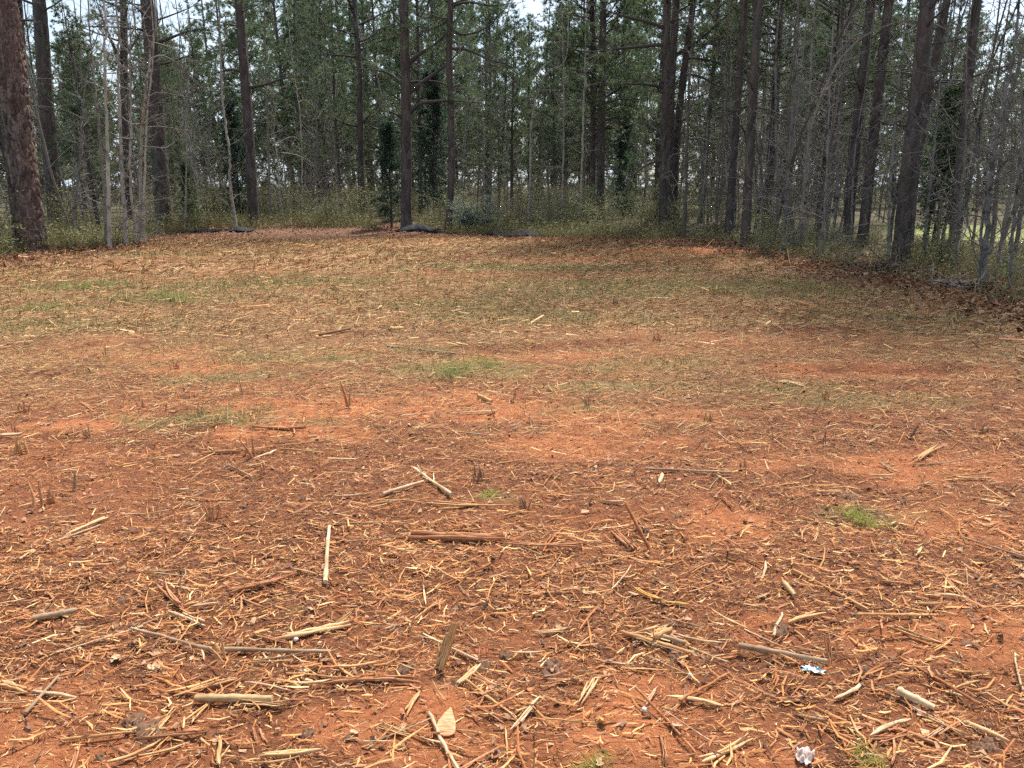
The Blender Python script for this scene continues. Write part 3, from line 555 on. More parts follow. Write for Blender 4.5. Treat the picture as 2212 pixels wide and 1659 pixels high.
# bare hardwood saplings
def sapling_mesh(pts, r0, nbr, blen, tw, h_start=.18):
    """trunk mesh and twig mesh of a bare young tree that follows pts"""
    m1, m2 = MB(), MB(); n = len(pts); hz = pts[:, 2]; rad = np.interp(np.linspace(0, 1, n), [0, .04, 1], [r0 * 1.25, r0, r0 * .18])
    v, f = tube_vf(pts, rad, 8, jit=.12); m1.add(v, f)
    for k in range(nbr):
        u = h_start + (1 - h_start) * (k + RNG.random()) / nbr; a = pts[min(int(u * n), n - 1)]; az = RNG.uniform(0, 6.28); el = RNG.uniform(.05, .9); ln = blen * RNG.uniform(.35, 1.1) * (1.1 - .5 * u)
        p = curve(a, (math.cos(az) * math.cos(el), math.sin(az) * math.cos(el), math.sin(el)), ln, 6, .17, .04); rb = max(.006, r0 * .30 * (1.1 - u * .7))
        v, f = tube_vf(p, np.linspace(rb, .0035, 7), 4); m2.add(v, f)
        for q in range(tw):
            b = p[RNG.integers(1, 7)]; e = curve(b, (p[-1] - p[0]) / ln + RNG.normal(0, .75, 3), ln * RNG.uniform(.2, .55), 4, .22, .03); v, f = tube_vf(e, np.linspace(.0055, .0025, 5), 3); m2.add(v, f)
            if RNG.random() < .7:
                e2 = curve(e[2], (e[-1] - e[0]) + RNG.normal(0, .25, 3), ln * RNG.uniform(.12, .3), 3, .25); v, f = tube_vf(e2, np.linspace(.004, .002, 4), 3); m2.add(v, f)
    return m1, m2
def edge_sapling(label, ctrl_px, w_px, phrase=None, Y=None, mat=None, nbr=26, blen=1.5, tw=5, h=10.5, extra=()):
    b = gp(*ctrl_px[0]) if Y is None else None
    if b is None: a = at(*ctrl_px[0], Y); b = Vector((a.x, Y, H(a.x, Y)))
    P = [np.array((0, 0, -.15)), np.array((0, 0, .0))]; k = len(ctrl_px)
    for i, q in enumerate(ctrl_px[1:]): P.append(np.array(at(*q, b.y + RNG.normal(0, .12) * (i > 0)) - b))
    if P[-1][2] < h - 1: P.append(P[-1] + np.array([RNG.normal(0, .3), RNG.normal(0, .3), h - P[-1][2]]))
    r = .46 * w_px / F_PX * math.hypot(b.x, b.y); pts = resample(P, 60); pts[2:-1] += RNG.normal(0, r * .18, (57, 3)) * (1, 1, 0); m1, m2 = sapling_mesh(pts, r, nbr, blen, tw)
    for qs, w0 in extra:
        pp = resample([np.array(at(qx, qy, b.y + .3 * i) - b) for i, (qx, qy) in enumerate(qs)], 16); v, f = tube_vf(pp, np.linspace(.5 * w0 / F_PX * b.y, .006, 16), 5, jit=.2); m2.add(v, f)
        for q in range(9): e = curve(pp[RNG.integers(4, 16)], RNG.normal(0, 1, 3) * (1, 1, .6), RNG.uniform(.3, .9), 4, .2); v, f = tube_vf(e, np.linspace(.006, .003, 5), 3); m2.add(v, f)
    t = empty("bare_sapling", b); tag(t, label, "tree"); link("trunk", m1.mesh("trunk", mat or M_PALEBARK, True), t); link("branches", m2.mesh("branches", M_TWIG), t)
    landmark("woods", phrase or label, b); return t
edge_sapling("leftmost pale sapling of the clump, leaning left as it rises", [(203, 498), (190, 425), (179, 342), (177, 180), (174, 0)], 6, "the leftmost clump sapling")
edge_sapling("thin pale sapling in the clump, bent to the left halfway", [(230, 530), (226, 418), (213, 270), (198, 114), (189, 0)], 8, "the bent clump sapling")
edge_sapling("straight pale sapling with mottled bark in the clump centre", [(237, 537), (234, 400), (229, 250), (226, 114), (222, 0)], 10, "the straight mottled clump sapling")
edge_sapling("stoutest pale sapling of the clump, right of centre", [(273, 531), (264, 380), (258, 230), (255, 114), (250, 0)], 10, "the stoutest clump sapling")
edge_sapling("slightly crooked grey sapling between the stoutest and the forked ones", [(295, 528), (281, 380), (283, 230), (281, 95), (290, 0)], 7, "the crooked clump sapling")
edge_sapling("forked pale sapling with white twigs at the clump's right", [(302, 526), (305, 304), (315, 200), (324, 114), (333, 0)], 9, "the forked clump sapling",
             extra=[([(320, 130), (350, 120), (385, 140), (420, 175), (450, 200)], 4), ([(324, 90), (360, 100), (400, 120), (440, 160)], 3.5), ([(312, 215), (340, 200), (380, 205), (420, 212)], 3), ([(315, 275), (350, 274), (390, 280), (440, 286)], 3.5)])
edge_sapling("thin upright sapling touching the forked one", [(311, 526), (312, 400), (318, 240), (330, 60)], 7, "the thin upright clump sapling")
edge_sapling("thin straight sapling beside the fallen black fabric", [(398, 492), (402, 380), (403, 228), (410, 90)], 5, "the sapling beside the black fabric", extra=[([(404, 230), (390, 190), (395, 150), (380, 120)], 3)])
edge_sapling("slanting grey sapling behind the long fallen black fabric", [(432, 489), (420, 390), (407, 300), (400, 160)], 7, "the slanting sapling by the black fabric")
edge_sapling("kinked pale tree trunk left of the straight grey pine", [(510, 489), (497, 400), (496, 330), (483, 240), (474, 80), (471, 0)], 8, "the kinked pale trunk")
edge_sapling("tall thin grey trunk right of the straight grey pine", [(586, 478), (579, 300), (573, 120), (571, 0)], 7, "the tall thin trunk by the grey pine")
edge_sapling("short bent sapling with drooping twigs before the dark woods", [(614, 480), (604, 420), (600, 350), (592, 290)], 5, "the short drooping sapling", h=5, extra=[([(610, 330), (640, 335), (670, 350), (700, 385)], 3), ([(600, 310), (630, 296), (665, 312)], 3)])
edge_sapling("leaning thin sapling midway between the grey and wavy pines", [(654, 478), (653, 400), (648, 250), (630, 120)], 5, "the sapling between the pines")
edge_sapling("lichen pale trunk curving up just right of the triple pine", [(1477, 519), (1482, 420), (1486, 250), (1496, 90), (1504, 0)], 9, "the lichen pale trunk", mat=M_GREYBARK, nbr=20,
             extra=[([(1484, 300), (1520, 300), (1560, 330), (1600, 400), (1625, 440)], 4), ([(1483, 352), (1500, 345), (1510, 342)], 5)])
edge_sapling("thin dark hardwood left of the far twin pines", [(1212, 497), (1216, 380), (1218, 200), (1212, 0)], 6, "the thin dark hardwood", Y=29)
edge_sapling("grey hardwood standing between thin hardwood and twin pines", [(1252, 500), (1256, 380), (1262, 200), (1266, 60)], 7, "the grey hardwood", Y=28)
edge_sapling("forked leaning hardwood behind the white bush", [(1140, 500), (1145, 400), (1150, 250), (1180, 160), (1225, 110)], 7, "the forked leaning hardwood", Y=29.5)
edge_sapling("spotted pale hardwood with blotched bark at the right", [(1690, 545), (1700, 400), (1712, 220), (1724, 20)], 10, "the spotted pale hardwood", mat=M_SPOTBARK)
edge_sapling("nearest blotchy hardwood rising at the far right", [(2124, 614), (2137, 420), (2152, 300), (2172, 200), (2203, 0)], 13, "the nearest blotchy hardwood", mat=M_SPOTBARK, nbr=30)
edge_sapling("dark companion stem against the nearest blotchy hardwood", [(2114, 612), (2122, 480), (2134, 400), (2150, 270)], 8, "the dark companion stem", mat=M_SPOTBARK, h=7)
edge_sapling("pale twin hardwood before the bright lawn", [(2062, 580), (2075, 440), (2087, 280), (2092, 60)], 8, "the pale hardwood before the lawn", mat=M_GREYBARK)
edge_sapling("spotted hardwood between the stoutest pine and the lawn", [(1996, 570), (2006, 430), (2022, 290), (2040, 120)], 8, "the spotted hardwood by the lawn", mat=M_SPOTBARK)
edge_sapling("thin dark hardwood close before the second dark leaning pine", [(1842, 560), (1840, 450), (1850, 300), (1880, 100)], 6, "the thin hardwood before the leaning pines", mat=M_SPOTBARK)
edge_sapling("grey sapling standing just left of the stoutest leaning pine", [(1918, 575), (1922, 440), (1934, 260), (1950, 90)], 8, "the sapling left of the stoutest pine", mat=M_SPOTBARK)
edge_sapling("pale lichened trunk leaning at the right edge", [(2150, 600), (2180, 420), (2195, 300), (2212, 160)], 8, "the lichened leaning trunk", mat=M_GREYBARK)
edge_sapling("rightmost dark thin sapling at the picture's edge", [(2180, 625), (2188, 500), (2205, 330), (2225, 100)], 8, "the rightmost thin sapling", mat=M_SPOTBARK)
edge_sapling("bare hardwood in front of the first dark leaning pine", [(1770, 560), (1782, 440), (1790, 260), (1800, 60)], 7, "the bare hardwood left of the leaning pines", mat=M_SPOTBARK)
edge_sapling("tall sapling arching over from the leaning pines to the right", [(1745, 552), (1735, 430), (1760, 250), (1830, 110), (1925, 52), (2010, 50), (2080, 90), (2140, 170), (2168, 240)], 6, "the arching sapling", mat=M_GREYBARK, nbr=16, h=0)

# ------------------------------------------------------------------ woods behind: pines, bare saplings, cedars, shrubs
SAP = []
for i in range(9):
    hh = 7.5 + .6 * i; p = curve((0, 0, -.2), (RNG.normal(0, .05), RNG.normal(0, .05), 1), hh, 30, .035, .02); a, b = sapling_mesh(p, .042 + .004 * (i % 4), 26, 1.6, 4, .10); SAP.append((a.mesh("trunk", M_GREYBARK if i % 3 else M_SPOTBARK, True), b.mesh("branches", M_TWIG)))
def cedar_meshes(h, dark):
    m1, m2 = MB(), MB(); p = curve((0, 0, -.2), (0, 0, 1), h, 12, .02); v, f = tube_vf(p, np.linspace(.06, .01, 13), 6); m1.add(v, f); C, D = [], []
    for k in range(150):
        t = RNG.random() ** .8; z = .25 + t * (h - .3); az = RNG.uniform(0, 6.28); ln = (1.25 - .95 * t) * RNG.uniform(.5, 1.1) * h / 5; d = np.array([math.cos(az), math.sin(az), .25]); q = curve((0, 0, z), d, ln, 4, .12, .03)
        v, f = tube_vf(q, np.linspace(.012, .004, 5), 3); m1.add(v, f)
        for s in range(9): u = RNG.uniform(.2, 1); C.append(q[0] + (q[-1] - q[0]) * u + RNG.normal(0, .07, 3)); D.append(d + RNG.normal(0, .4, 3))
    cols = np.array(dark)[None] * RNG.uniform(.7, 1.35, (len(C), 1)); needles(m2, np.array(C), np.array(D), 9, .17, .03, cols, .8); return m1.mesh("trunk", M_PBRANCH), m2.mesh("foliage", M_NEEDLE)
CED = [cedar_meshes(5, (.038, .080, .050)), cedar_meshes(5, (.050, .090, .060)), cedar_meshes(5, (.075, .135, .050))]
def shrub_meshes(kind):
    m1, m2 = MB(), MB(); hh = 2.2; P = []
    for k in range(22):
        az = RNG.uniform(0, 6.28); el = RNG.uniform(.75, 1.5); p = curve((RNG.normal(0, .18), RNG.normal(0, .18), -.05), (math.cos(az) * math.cos(el), math.sin(az) * math.cos(el), math.sin(el)), RNG.uniform(1.0, 2.5), 7, .13, -.01, .08); v, f = tube_vf(p, np.linspace(.012, .003, 8), 4); m1.add(v, f)
        for q in range(6):
            a = p[RNG.integers(2, 8)]; e = curve(a, RNG.normal(0, 1, 3) * (1, 1, .6) + (0, 0, .3), RNG.uniform(.25, .8), 4, .2); v, f = tube_vf(e, np.linspace(.005, .002, 5), 3); m1.add(v, f)
            for s in range(60 if kind == 3 else 26): P.append(e[RNG.integers(1, 5)] + RNG.normal(0, .07, 3))
    P = np.array(P); n = len(P); pal = {0: [(.20, .215, .085), (.24, .245, .105), (.16, .18, .07)], 1: [(.15, .185, .08), (.19, .215, .095), (.22, .225, .10)], 2: [(.25, .26, .08), (.29, .28, .09), (.20, .22, .07)],
                            3: [(.12, .16, .10), (.44, .47, .40), (.19, .24, .16)], 4: [(.23, .20, .12), (.27, .23, .14), (.19, .18, .09)]}[kind]
    dens = {0: .42, 1: .50, 2: .40, 3: 1.0, 4: .25}[kind]; k = RNG.random(n) < dens; P = P[k]; n = len(P)
    c = np.array(pal)[RNG.integers(0, 3, n)] * RNG.uniform(.6, 1.2, (n, 1)); s = RNG.uniform(.03, .075, n) * (1.3 if kind == 3 else 1)
    quads(m2, P[:, 0], P[:, 1], P[:, 2], s, s * .55, RNG.uniform(-3.1, 3.1, n), RNG.uniform(-.7, .7, n), RNG.uniform(-1.2, 1.2, n), c, .35)
    return m1.mesh("stems", M_STEM), m2.mesh("foliage", M_LEAF)
SHR = [shrub_meshes(k) for k in (0, 1, 2, 3, 4, 0, 1)]
def thing2(name, cat, pair, loc, rz, s, names, lab=None, group=None, tilt=0.0, trunk=None, sxy=None):
    t = empty(name, loc, (RNG.normal(0, tilt), RNG.normal(0, tilt), rz), s); t["category"] = cat
    if sxy: t.scale = (s * sxy, s * sxy, s)
    if lab: t["label"] = lab
    if group: t["group"] = group
    for nm, me in zip(names, pair): link(nm, me, t)
    return t
# named evergreens and shrubs
for lab, px, py, Y, s, k, ph in (("dark green cedar standing just left of the central pine", 846, 490, 31.0, .82, 0, "the dark cedar left of the central pine"), ("tall blue green cedar between central and curved pines", 940, 490, 37.0, 1.3, 1, "the tall cedar in the centre"),
                                 ("dark cedar behind the kinked pale trunk", 520, 486, 35, 1.0, 1, "the cedar behind the kinked trunk"), ("fresh green young conifer behind the stoutest leaning pine", 2010, 560, 20.5, .8, 2, "the fresh green conifer at right"),
                                 ("small bright green conifer beside the slanting sapling", 412, 488, 30.5, .5, 2, "the small green conifer"), ("dusky cedar low behind the triple pine", 1345, 490, 37, .9, 1, "the dusky cedar by the triple pine")):
    a = at(px, py, Y); b = Vector((a.x, Y, H(a.x, Y))); thing2("cedar_tree", "tree", CED[k], b, RNG.uniform(0, 6), s, ("trunk", "foliage"), lab); landmark("woods", ph, b)
for lab, px, py, s, k in (("white flowering evergreen bush at the clearing's far edge", 1024, 502, .72, 3), ("small dark bush right of the white flowering bush", 1062, 503, .42, 1), ("spreading green privet bush left of the triple pine", 1310, 512, .85, 0),
                          ("leafy olive bush between white bush and thin hardwood", 1175, 505, .85, 1), ("bright green low bush at the foot of the massive plated pine", 190, 505, .7, 2), ("pale green bush among the feet of the sapling clump", 262, 515, .6, 0), ("bright low bush right of the tall pine pair", 1655, 552, .55, 1)):
    b = gp(px, py); thing2("bush", "bush", SHR[k], b, RNG.uniform(0, 6), s, ("stems", "foliage"), lab); landmark("woods", "the " + lab.split(" at ")[0].split(" left ")[0].split(" right ")[0].split(" between ")[0].split(" among ")[0], b)

EA = np.arctan2(EDGE[:, 0], EDGE[:, 1]); ER = np.hypot(EDGE[:, 0], EDGE[:, 1])
def wood_spot(lo, hi, spanpx=(-260, 2460)):
    px = RNG.uniform(*spanpx); th = math.atan((px - 1106) / F_PX / math.cos(PITCH)); er = float(np.interp(th, EA, ER)); r = er + RNG.uniform(lo, hi); x, y = r * math.sin(th), r * math.cos(th); return px, x, y
def on_lawn(x, y): return math.hypot((x - 17.0) / 5.2, (y - 27) / 6.5) < 1.0
def treetop(px):     # elevation of the far tree tops against the sky
    return R(float(np.interp(px, [-200, 60, 120, 300, 480, 560, 1000, 1130, 1180, 1250, 1350, 1850, 1950, 2100, 2300], [10, 9.5, 9, 8.6, 9.5, 12.5, 13, 11, 10.2, 11.5, 15, 13, 10, 9, 9.5])))
taken = []
def free(x, y, d):
    if any((x - a) ** 2 + (y - b) ** 2 < d * d for a, b in taken): return False
    taken.append((x, y)); return True
n_p = 0
while n_p < 112:
    px, x, y = wood_spot(5.5, 62)
    if on_lawn(x, y) or (px > 1850 and RNG.random() < .6) or not free(x, y, 1.9): continue
    dist = math.hypot(x, y); top = CAM_H + dist * math.tan(treetop(px)) * RNG.uniform(.86, 1.06); far = dist > 52; k = RNG.integers(0, 3) if far else RNG.integers(0, 4); pair = CROWN_LOW[k] if far else CROWN_MID[k]; nat = 14 if far else 17
    low = px < 520 or 1090 < px < 1270 or px > 1850
    s = max(.42, min(1.35, top / nat)) if dist > 40 or low else RNG.uniform(.75, 1.05)
    t = thing2("pine_tree", "tree", (BACK_TRUNK[n_p % 3], *pair), (x, y, H(x, y)), RNG.uniform(0, 6.28), s, ("trunk", "branches", "crown"), None, "pines in the woods behind", .025); n_p += 1
    later(t, "woods", ("far" if dist > 52 else "dim") + " green pine", t.location)
MAINS = [(to_px(p[0], p[1], 3.0)[0], to_px(p[0], p[1], 0)[0], math.hypot(p[0], p[1])) for ph, p in LANDMARKS["woods"] if "pine" in ph]
def hides(px, x, y, w_):     # keeps the big trunks in clear view
    d = math.hypot(x, y); return any(d < dd and min(a, b) - w_ < px < max(a, b) + w_ for a, b, dd in MAINS)
n_s = 0
while n_s < 290:
    rr = RNG.random(); span = (-260, 2460) if rr < .55 else (1480, 2460)
    px, x, y = wood_spot(2.6 if n_s < 150 else 7, 24 if n_s < 150 and px < 1500 else 18 if n_s < 150 else 34, span)
    if on_lawn(x, y) or hides(px, x, y, 16) or not free(x, y, .45): continue
    s = RNG.uniform(.6, 1.05); k = RNG.integers(0, 9)
    t = thing2("bare_sapling", "tree", SAP[k], (x, y, H(x, y)), RNG.uniform(0, 6.28), s, ("trunk", "branches"), None, "bare saplings in the woods", .05, sxy=RNG.uniform(.8, 1.2)); n_s += 1
    later(t, "woods", ("tall" if s * (7.5 + .6 * k) > 8.5 else "short") + " bare sapling", t.location)
n_b = 0
while n_b < 130:
    px, x, y = wood_spot(.3, 20)
    if on_lawn(x, y) or (px > 1480 and (RNG.random() < .5 or float(edge_dist(np.array([x]), np.array([y]))[0]) < 2.2)) or (RNG.random() < .8 and hides(px, x, y, 40)) or not free(x, y, .5): continue
    k = int(RNG.choice([0, 1, 2, 4, 5, 6, 4], p=[.22, .22, .03, .17, .16, .1, .1])); s = RNG.uniform(.35, 1.1) * (.75 if px > 1500 else 1)
    t = thing2("bush", "bush", SHR[k], (x, y, H(x, y)), RNG.uniform(0, 6.28), s, ("stems", "foliage"), None, "shrubs under the trees"); n_b += 1
    later(t, "woods", {0: "olive", 1: "green", 2: "yellow green", 4: "dry brown", 5: "olive", 6: "green"}[k] + " shrub", t.location)

# the far woods: one mass of crowns and stems beyond the countable trees
mb = MB(); C, D, K = [], [], []
for q in range(260):
    th = RNG.uniform(-.85, .85); r = RNG.uniform(80, 135); x, y = r * math.sin(th), r * math.cos(th); px = 1106 + F_PX * x / y * math.cos(PITCH); top = CAM_H + r * math.tan(treetop(px)) * RNG.uniform(.80, 1.0)
    n = 20; t = RNG.random(n) ** .8; hz = .15 * top + t * .85 * top; rr = 3.2 * (1.05 - t) * RNG.uniform(.3, 1, n); a = RNG.uniform(0, 6.28, n)
    for i in range(n):
        for s in range(5): C.append((x + rr[i] * math.cos(a[i]) + RNG.normal(0, .35), y + rr[i] * math.sin(a[i]) + RNG.normal(0, .35), hz[i] + RNG.normal(0, .3))); D.append(RNG.normal(0, .6, 3) + (0, 0, .3)); K.append(GREENS[RNG.integers(0, 4)])
needles(mb, np.array(C), np.array(D), 6, .85, .14, np.array(K), 1.0)
n = 5200; th = RNG.uniform(-.9, .9, n); r = np.sqrt(RNG.uniform(44 ** 2, 92 ** 2, n)); zz = RNG.random(n) ** 1.3 * 6.5; P = np.stack([r * np.sin(th), r * np.cos(th), zz], 1)
k = np.hypot((P[:, 0] - 17) / 6, (P[:, 1] - 27) / 9) > 1; P = P[k]; n = len(P); kc = np.array([(.10, .115, .05), (.13, .115, .075), (.085, .11, .055), (.15, .135, .09)])[RNG.integers(0, 4, n)]
needles(mb, P, np.tile((0, 0, .5), (n, 1)), 10, .75, .06, kc, 1.2)
n = 6000; th = RNG.uniform(-.95, .95, n); r = np.sqrt(RNG.uniform(78 ** 2, 140 ** 2, n)); P = np.stack([r * np.sin(th), r * np.cos(th), RNG.random(n) ** 1.2 * 10], 1)
needles(mb, P, np.tile((0, 0, .4), (n, 1)), 9, 1.2, .28, np.array([(.085, .105, .055), (.12, .115, .075), (.075, .105, .055), (.13, .125, .085)])[RNG.integers(0, 4, n)], 1.2)
tag(link("distant_forest", mb.mesh("distant_forest", M_NEEDLE)), "far mass of evergreen crowns closing off the woods", "forest", None, "stuff")

# ------------------------------------------------------------------ fallen black silt fence along the far edge
def silt_fence(label, x0, x1, yb, hump, phrase):
    a, b = gp(x0, yb), gp(x1, yb + 3); n, m = 40, 9; mb = MB(); ln = (b - a).length; u = np.linspace(0, 1, n); V = []
    for i in range(n):
        e = max(0, math.sin(math.pi * u[i])) ** .6; hgh = .85 * hump * e * (.55 + .6 * float(vn(np.array([u[i] * 4]), np.array([x0]), 1, 81)[0]))
        for j in range(m):
            s = j / (m - 1); c = a.lerp(b, u[i]); off = -.45 + .75 * s + .08 * math.sin(u[i] * 9 + x0); z = hgh * math.sin(math.pi * min(1, s * .9)) ** .8 + .012 * math.sin(u[i] * 40 + s * 7) * e + .015; V.append((c.x - a.x, c.y - a.y + off, H(c.x, c.y + off) + z + .03 - a.z))
    i = np.arange(n - 1)[:, None] * m; j = np.arange(m - 1)[None]; mb.add(V, np.stack([i + j, i + j + m, i + j + m + 1, i + j + 1], -1).reshape(-1, 4)); o = link("silt_fence", mb.mesh("silt_fence", M_BLACK, True), None, a)
    md = o.modifiers.new("thickness", 'SOLIDIFY'); md.thickness = .006; tag(o, label, "silt fence", "fallen silt fence pieces"); landmark("woods", phrase, a.lerp(b, .5))
silt_fence("long flattened black fabric strip beside the slanting sapling", 388, 474, 494, .13, "the long flat black fabric")
silt_fence("short crumpled black fabric strip left of the straight grey pine", 496, 546, 496, .15, "the short crumpled black fabric")
silt_fence("wide sagging black fabric sheet at the central pine's foot", 858, 962, 499, .24, "the wide sagging black fabric")
silt_fence("small black fabric hump right of the white flowering bush", 1048, 1082, 508, .15, "the small black fabric hump")
silt_fence("humped black fabric sheet left of the thin dark hardwood", 1082, 1194, 511, .24, "the humped black fabric")
silt_fence("dim black fabric scrap behind the sapling clump", 142, 205, 495, .14, "the dim black fabric scrap")

# brush pile at the triple pine, fallen branches at the edge
def branch_pile(label, px, py, size, n, ph, colr=(.16, .12, .10)):
    c = gp(px, py); mb = MB()
    for k in range(n):
        a = RNG.uniform(0, 6.28); p = curve((RNG.normal(0, size * .4), RNG.normal(0, size * .3), RNG.uniform(0, size * .25)), (math.cos(a), math.sin(a), RNG.uniform(-.1, .8)), RNG.uniform(.4, 1.3) * size, 6, .2, 0, .12); v, f = tube_vf(p, np.linspace(RNG.uniform(.010, .026), .004, 7), 4); mb.add(v, f)
    o = link("brush_pile", mb.mesh("brush_pile", M_STICK), None, c); o.color = (*colr, 1); tag(o, label, "brush pile"); landmark("woods", ph, c)
branch_pile("dark tangled brush pile at the foot of the triple pine", 1392, 516, .95, 90, "the brush pile", (.10, .07, .055))
branch_pile("heap of dead vines before the stoutest leaning pine", 1910, 588, .6, 30, "the heap of dead vines")
branch_pile("scatter of dead grey branches at the nearest blotchy hardwood", 2080, 628, .6, 24, "the scatter of dead branches", (.26, .22, .19))

# ------------------------------------------------------------------ wood pieces lying in the clearing
def strip(mb, L_, w_, th, y0, z0, sect=7, twist=.0, skew=.0):
    x = np.linspace(-.5, .5, sect) * L_; wv = w_ * RNG.uniform(.65, 1.1, sect); wv[0] *= RNG.uniform(.1, .5); wv[-1] *= RNG.uniform(.1, .5); bz = RNG.normal(0, .03) * L_ * (2 * x / L_) ** 2; by = y0 + skew * x + RNG.normal(0, .02) * L_ * (2 * x / L_) ** 2 + RNG.normal(0, w_ * .08, sect)
    tz = th * RNG.uniform(.6, 1.1, sect); V = np.zeros((sect, 4, 3)); V[:, :, 0] = x[:, None]; V[:, 0, 1] = by - wv / 2; V[:, 1, 1] = by + wv / 2; V[:, 2, 1] = by + wv * RNG.uniform(.2, .45); V[:, 3, 1] = by - wv * RNG.uniform(.2, .45)
    V[:, :2, 2] = (z0 + bz)[:, None] if np.ndim(bz) else z0; V[:, 2:, 2] = (z0 + bz + tz)[:, None]
    i = np.arange(sect - 1)[:, None] * 4; F = np.concatenate([np.stack([i + a, i + b, i + 4 + b, i + 4 + a], -1) for a, b in ((1, 0), (2, 1), (3, 2), (0, 3))], 1).reshape(-1, 4); mb.add(V.reshape(-1, 3), F); mb.add(V[0], [[0, 1, 2, 3]]); mb.add(V[-1], [[3, 2, 1, 0]])
def splinter(Ln, wd, th, strands, fray):
    mb = MB()
    for k in range(strands):
        l = Ln * (1 if k == 0 else RNG.uniform(.55, .98)); y0 = (k - (strands - 1) / 2) * wd / strands + RNG.normal(0, wd * .06); n0 = mb.n; strip(mb, l, wd / strands * RNG.uniform(.8, 1.35), th * RNG.uniform(.7, 1.2), y0, th * RNG.uniform(0, .3), 7, skew=RNG.normal(0, fray))
        mb.v[-3][:, 0] += (Ln - l) * RNG.uniform(-.5, .5); mb.v[-2][:, 0] = mb.v[-3].reshape(-1, 4, 3)[0][:, 0]; mb.v[-1][:, 0] = mb.v[-3].reshape(-1, 4, 3)[-1][:, 0]
    return mb.mesh("splinter", M_WOOD)
def stick(Ln, r, wob=.06, knots=3, side=0):
    mb = MB(); n = 16; x = np.linspace(-.5, .5, n) * Ln; p = np.stack([x, np.zeros(n), np.full(n, r)], 1); a1, a2 = RNG.normal(0, wob, 2); u = x / Ln; p[:, 1] += Ln * (a1 * (u ** 2 - .12) + a2 * u ** 3) + np.cumsum(RNG.normal(0, wob * .06 * Ln, n)); p[:, 2] += np.abs(RNG.normal(0, wob * .3)) * Ln * u ** 2
    rd = r * np.linspace(1.1, .75, n) * RNG.uniform(.93, 1.07, n)
    for _ in range(knots): rd[RNG.integers(1, n - 1)] *= 1.22
    v, f = tube_vf(p, rd, 8, jit=.10); mb.add(v, f); caps(mb, v, 8)
    for _ in range(side):
        k = RNG.integers(4, 13); e = curve(p[k], (RNG.choice([-1, 1]) * .6, RNG.normal(0, .7), .15), Ln * RNG.uniform(.15, .35), 4, .12); v, f = tube_vf(e, np.linspace(r * .5, r * .2, 5), 5); mb.add(v, f)
    return mb.mesh("stick", M_STICK, True)
COLW = {"pale": (.68, .48, .26), "tan": (.56, .33, .14), "rusty": (.42, .165, .065), "grey": (.36, .265, .175), "yellow": (.62, .38, .06), "log": (.50, .36, .19), "dark": (.21, .095, .05), "bone": (.64, .49, .32)}
def lay(o, p0, p1, roll=0.0, sink=.004):
    d = p1 - p0; yaw = math.atan2(d.y, d.x); pt = math.atan2(d.z, math.hypot(d.x, d.y)); o.location = (p0 + p1) * .5 + Vector((0, 0, .002 - sink)); o.rotation_euler = (roll, -pt, yaw)
def placed(name, label, cat, a, b, wpx, colr, phrase=None, form="splinter", strands=3, up=0.0, fray=.04, wob=.05, side=0, thick=.45, lift=0.0, group=None):
    """a piece lying between two points of the picture; «up» raises its second end"""
    p0 = gp(*a); p1 = gp(*b) if not up else None
    if up: p1 = at(b[0], b[1], p0.y + up[0]) if isinstance(up, tuple) else at(b[0], b[1], p0.y)
    Ln = (p1 - p0).length; w_ = wpx / F_PX * (p0 + Vector((0, 0, -CAM_H))).length
    me = splinter(Ln, w_, w_ * thick, strands, fray) if form == "splinter" else stick(Ln, w_ / 2, wob, 3, side)
    o = link(name, me); lay(o, p0 + Vector((0, 0, .012 + lift)), p1 + Vector((0, 0, .012 + lift))); o.color = (*COLW[colr], 1); tag(o, label, cat, group)
    if phrase: landmark("ground", phrase, (p0 + p1) * .5)
    return o
S, T = "splinter", "stick"
placed("wood_splinter", "pale pointed root-like stick lying straight away from viewer", "stick", (706, 1266), (712, 1145), 9, "bone", "the pale pointed stick", T, wob=.03)
placed("stick", "long thin brown stick running up to the shredded bark stub", "stick", (457, 1413), (284, 1366), 7, "grey", "the long thin brown stick", T, side=1)
placed("stick", "long straight grey stick right of the shredded bark stub", "stick", (484, 1412), (716, 1416), 8, "grey", "the long straight grey stick", T, wob=.02)
placed("wood_splinter", "broad pale blade-like wood slab left of centre", "splinter", (590, 1389), (758, 1354), 14, "pale", "the broad pale slab", S, 2, fray=.01)
placed("branch_chunk", "stout tan and grey branch chunk with torn point at lower left", "branch", (425, 1521), (590, 1522), 14, "log", "the stout branch chunk", T, wob=.02)
placed("wood_splinter", "long flat tan splinter above the stout branch chunk", "splinter", (376, 1509), (514, 1469), 9, "tan", "the flat splinter above the branch chunk", S, 2)
placed("wood_splinter", "thick split tan plank lying at the bottom edge", "splinter", (563, 1642), (692, 1629), 13, "pale", "the thick bottom plank", S, 3, fray=.01)
placed("wood_splinter", "upright lying tan lath cut off by the bottom edge", "splinter", (473, 1662), (475, 1598), 10, "tan", "the tan lath at the bottom edge", S, 1)
placed("wood_splinter", "thick torn rust bark log left half, across the middle", "splinter", (884, 1166), (1092, 1174), 16, "rusty", "the thick torn bark log", S, 4, thick=.8)
placed("wood_splinter", "thin torn rust bark length trailing right from the thick log", "splinter", (1080, 1178), (1262, 1188), 8, "rusty", None, S, 3)
placed("wood_splinter", "very long thin tan splinter above the thick torn bark log", "splinter", (868, 1089), (1106, 1101), 8, "tan", "the very long thin splinter", S, 2)
placed("wood_splinter", "left arm of the forked pale stick", "stick", (826, 1074), (914, 1046), 7, "bone", None, T)
placed("forked_stick", "right arm of the forked pale stick, with side twig", "stick", (976, 1077), (892, 1020), 8, "bone", "the forked pale stick", T, side=2)
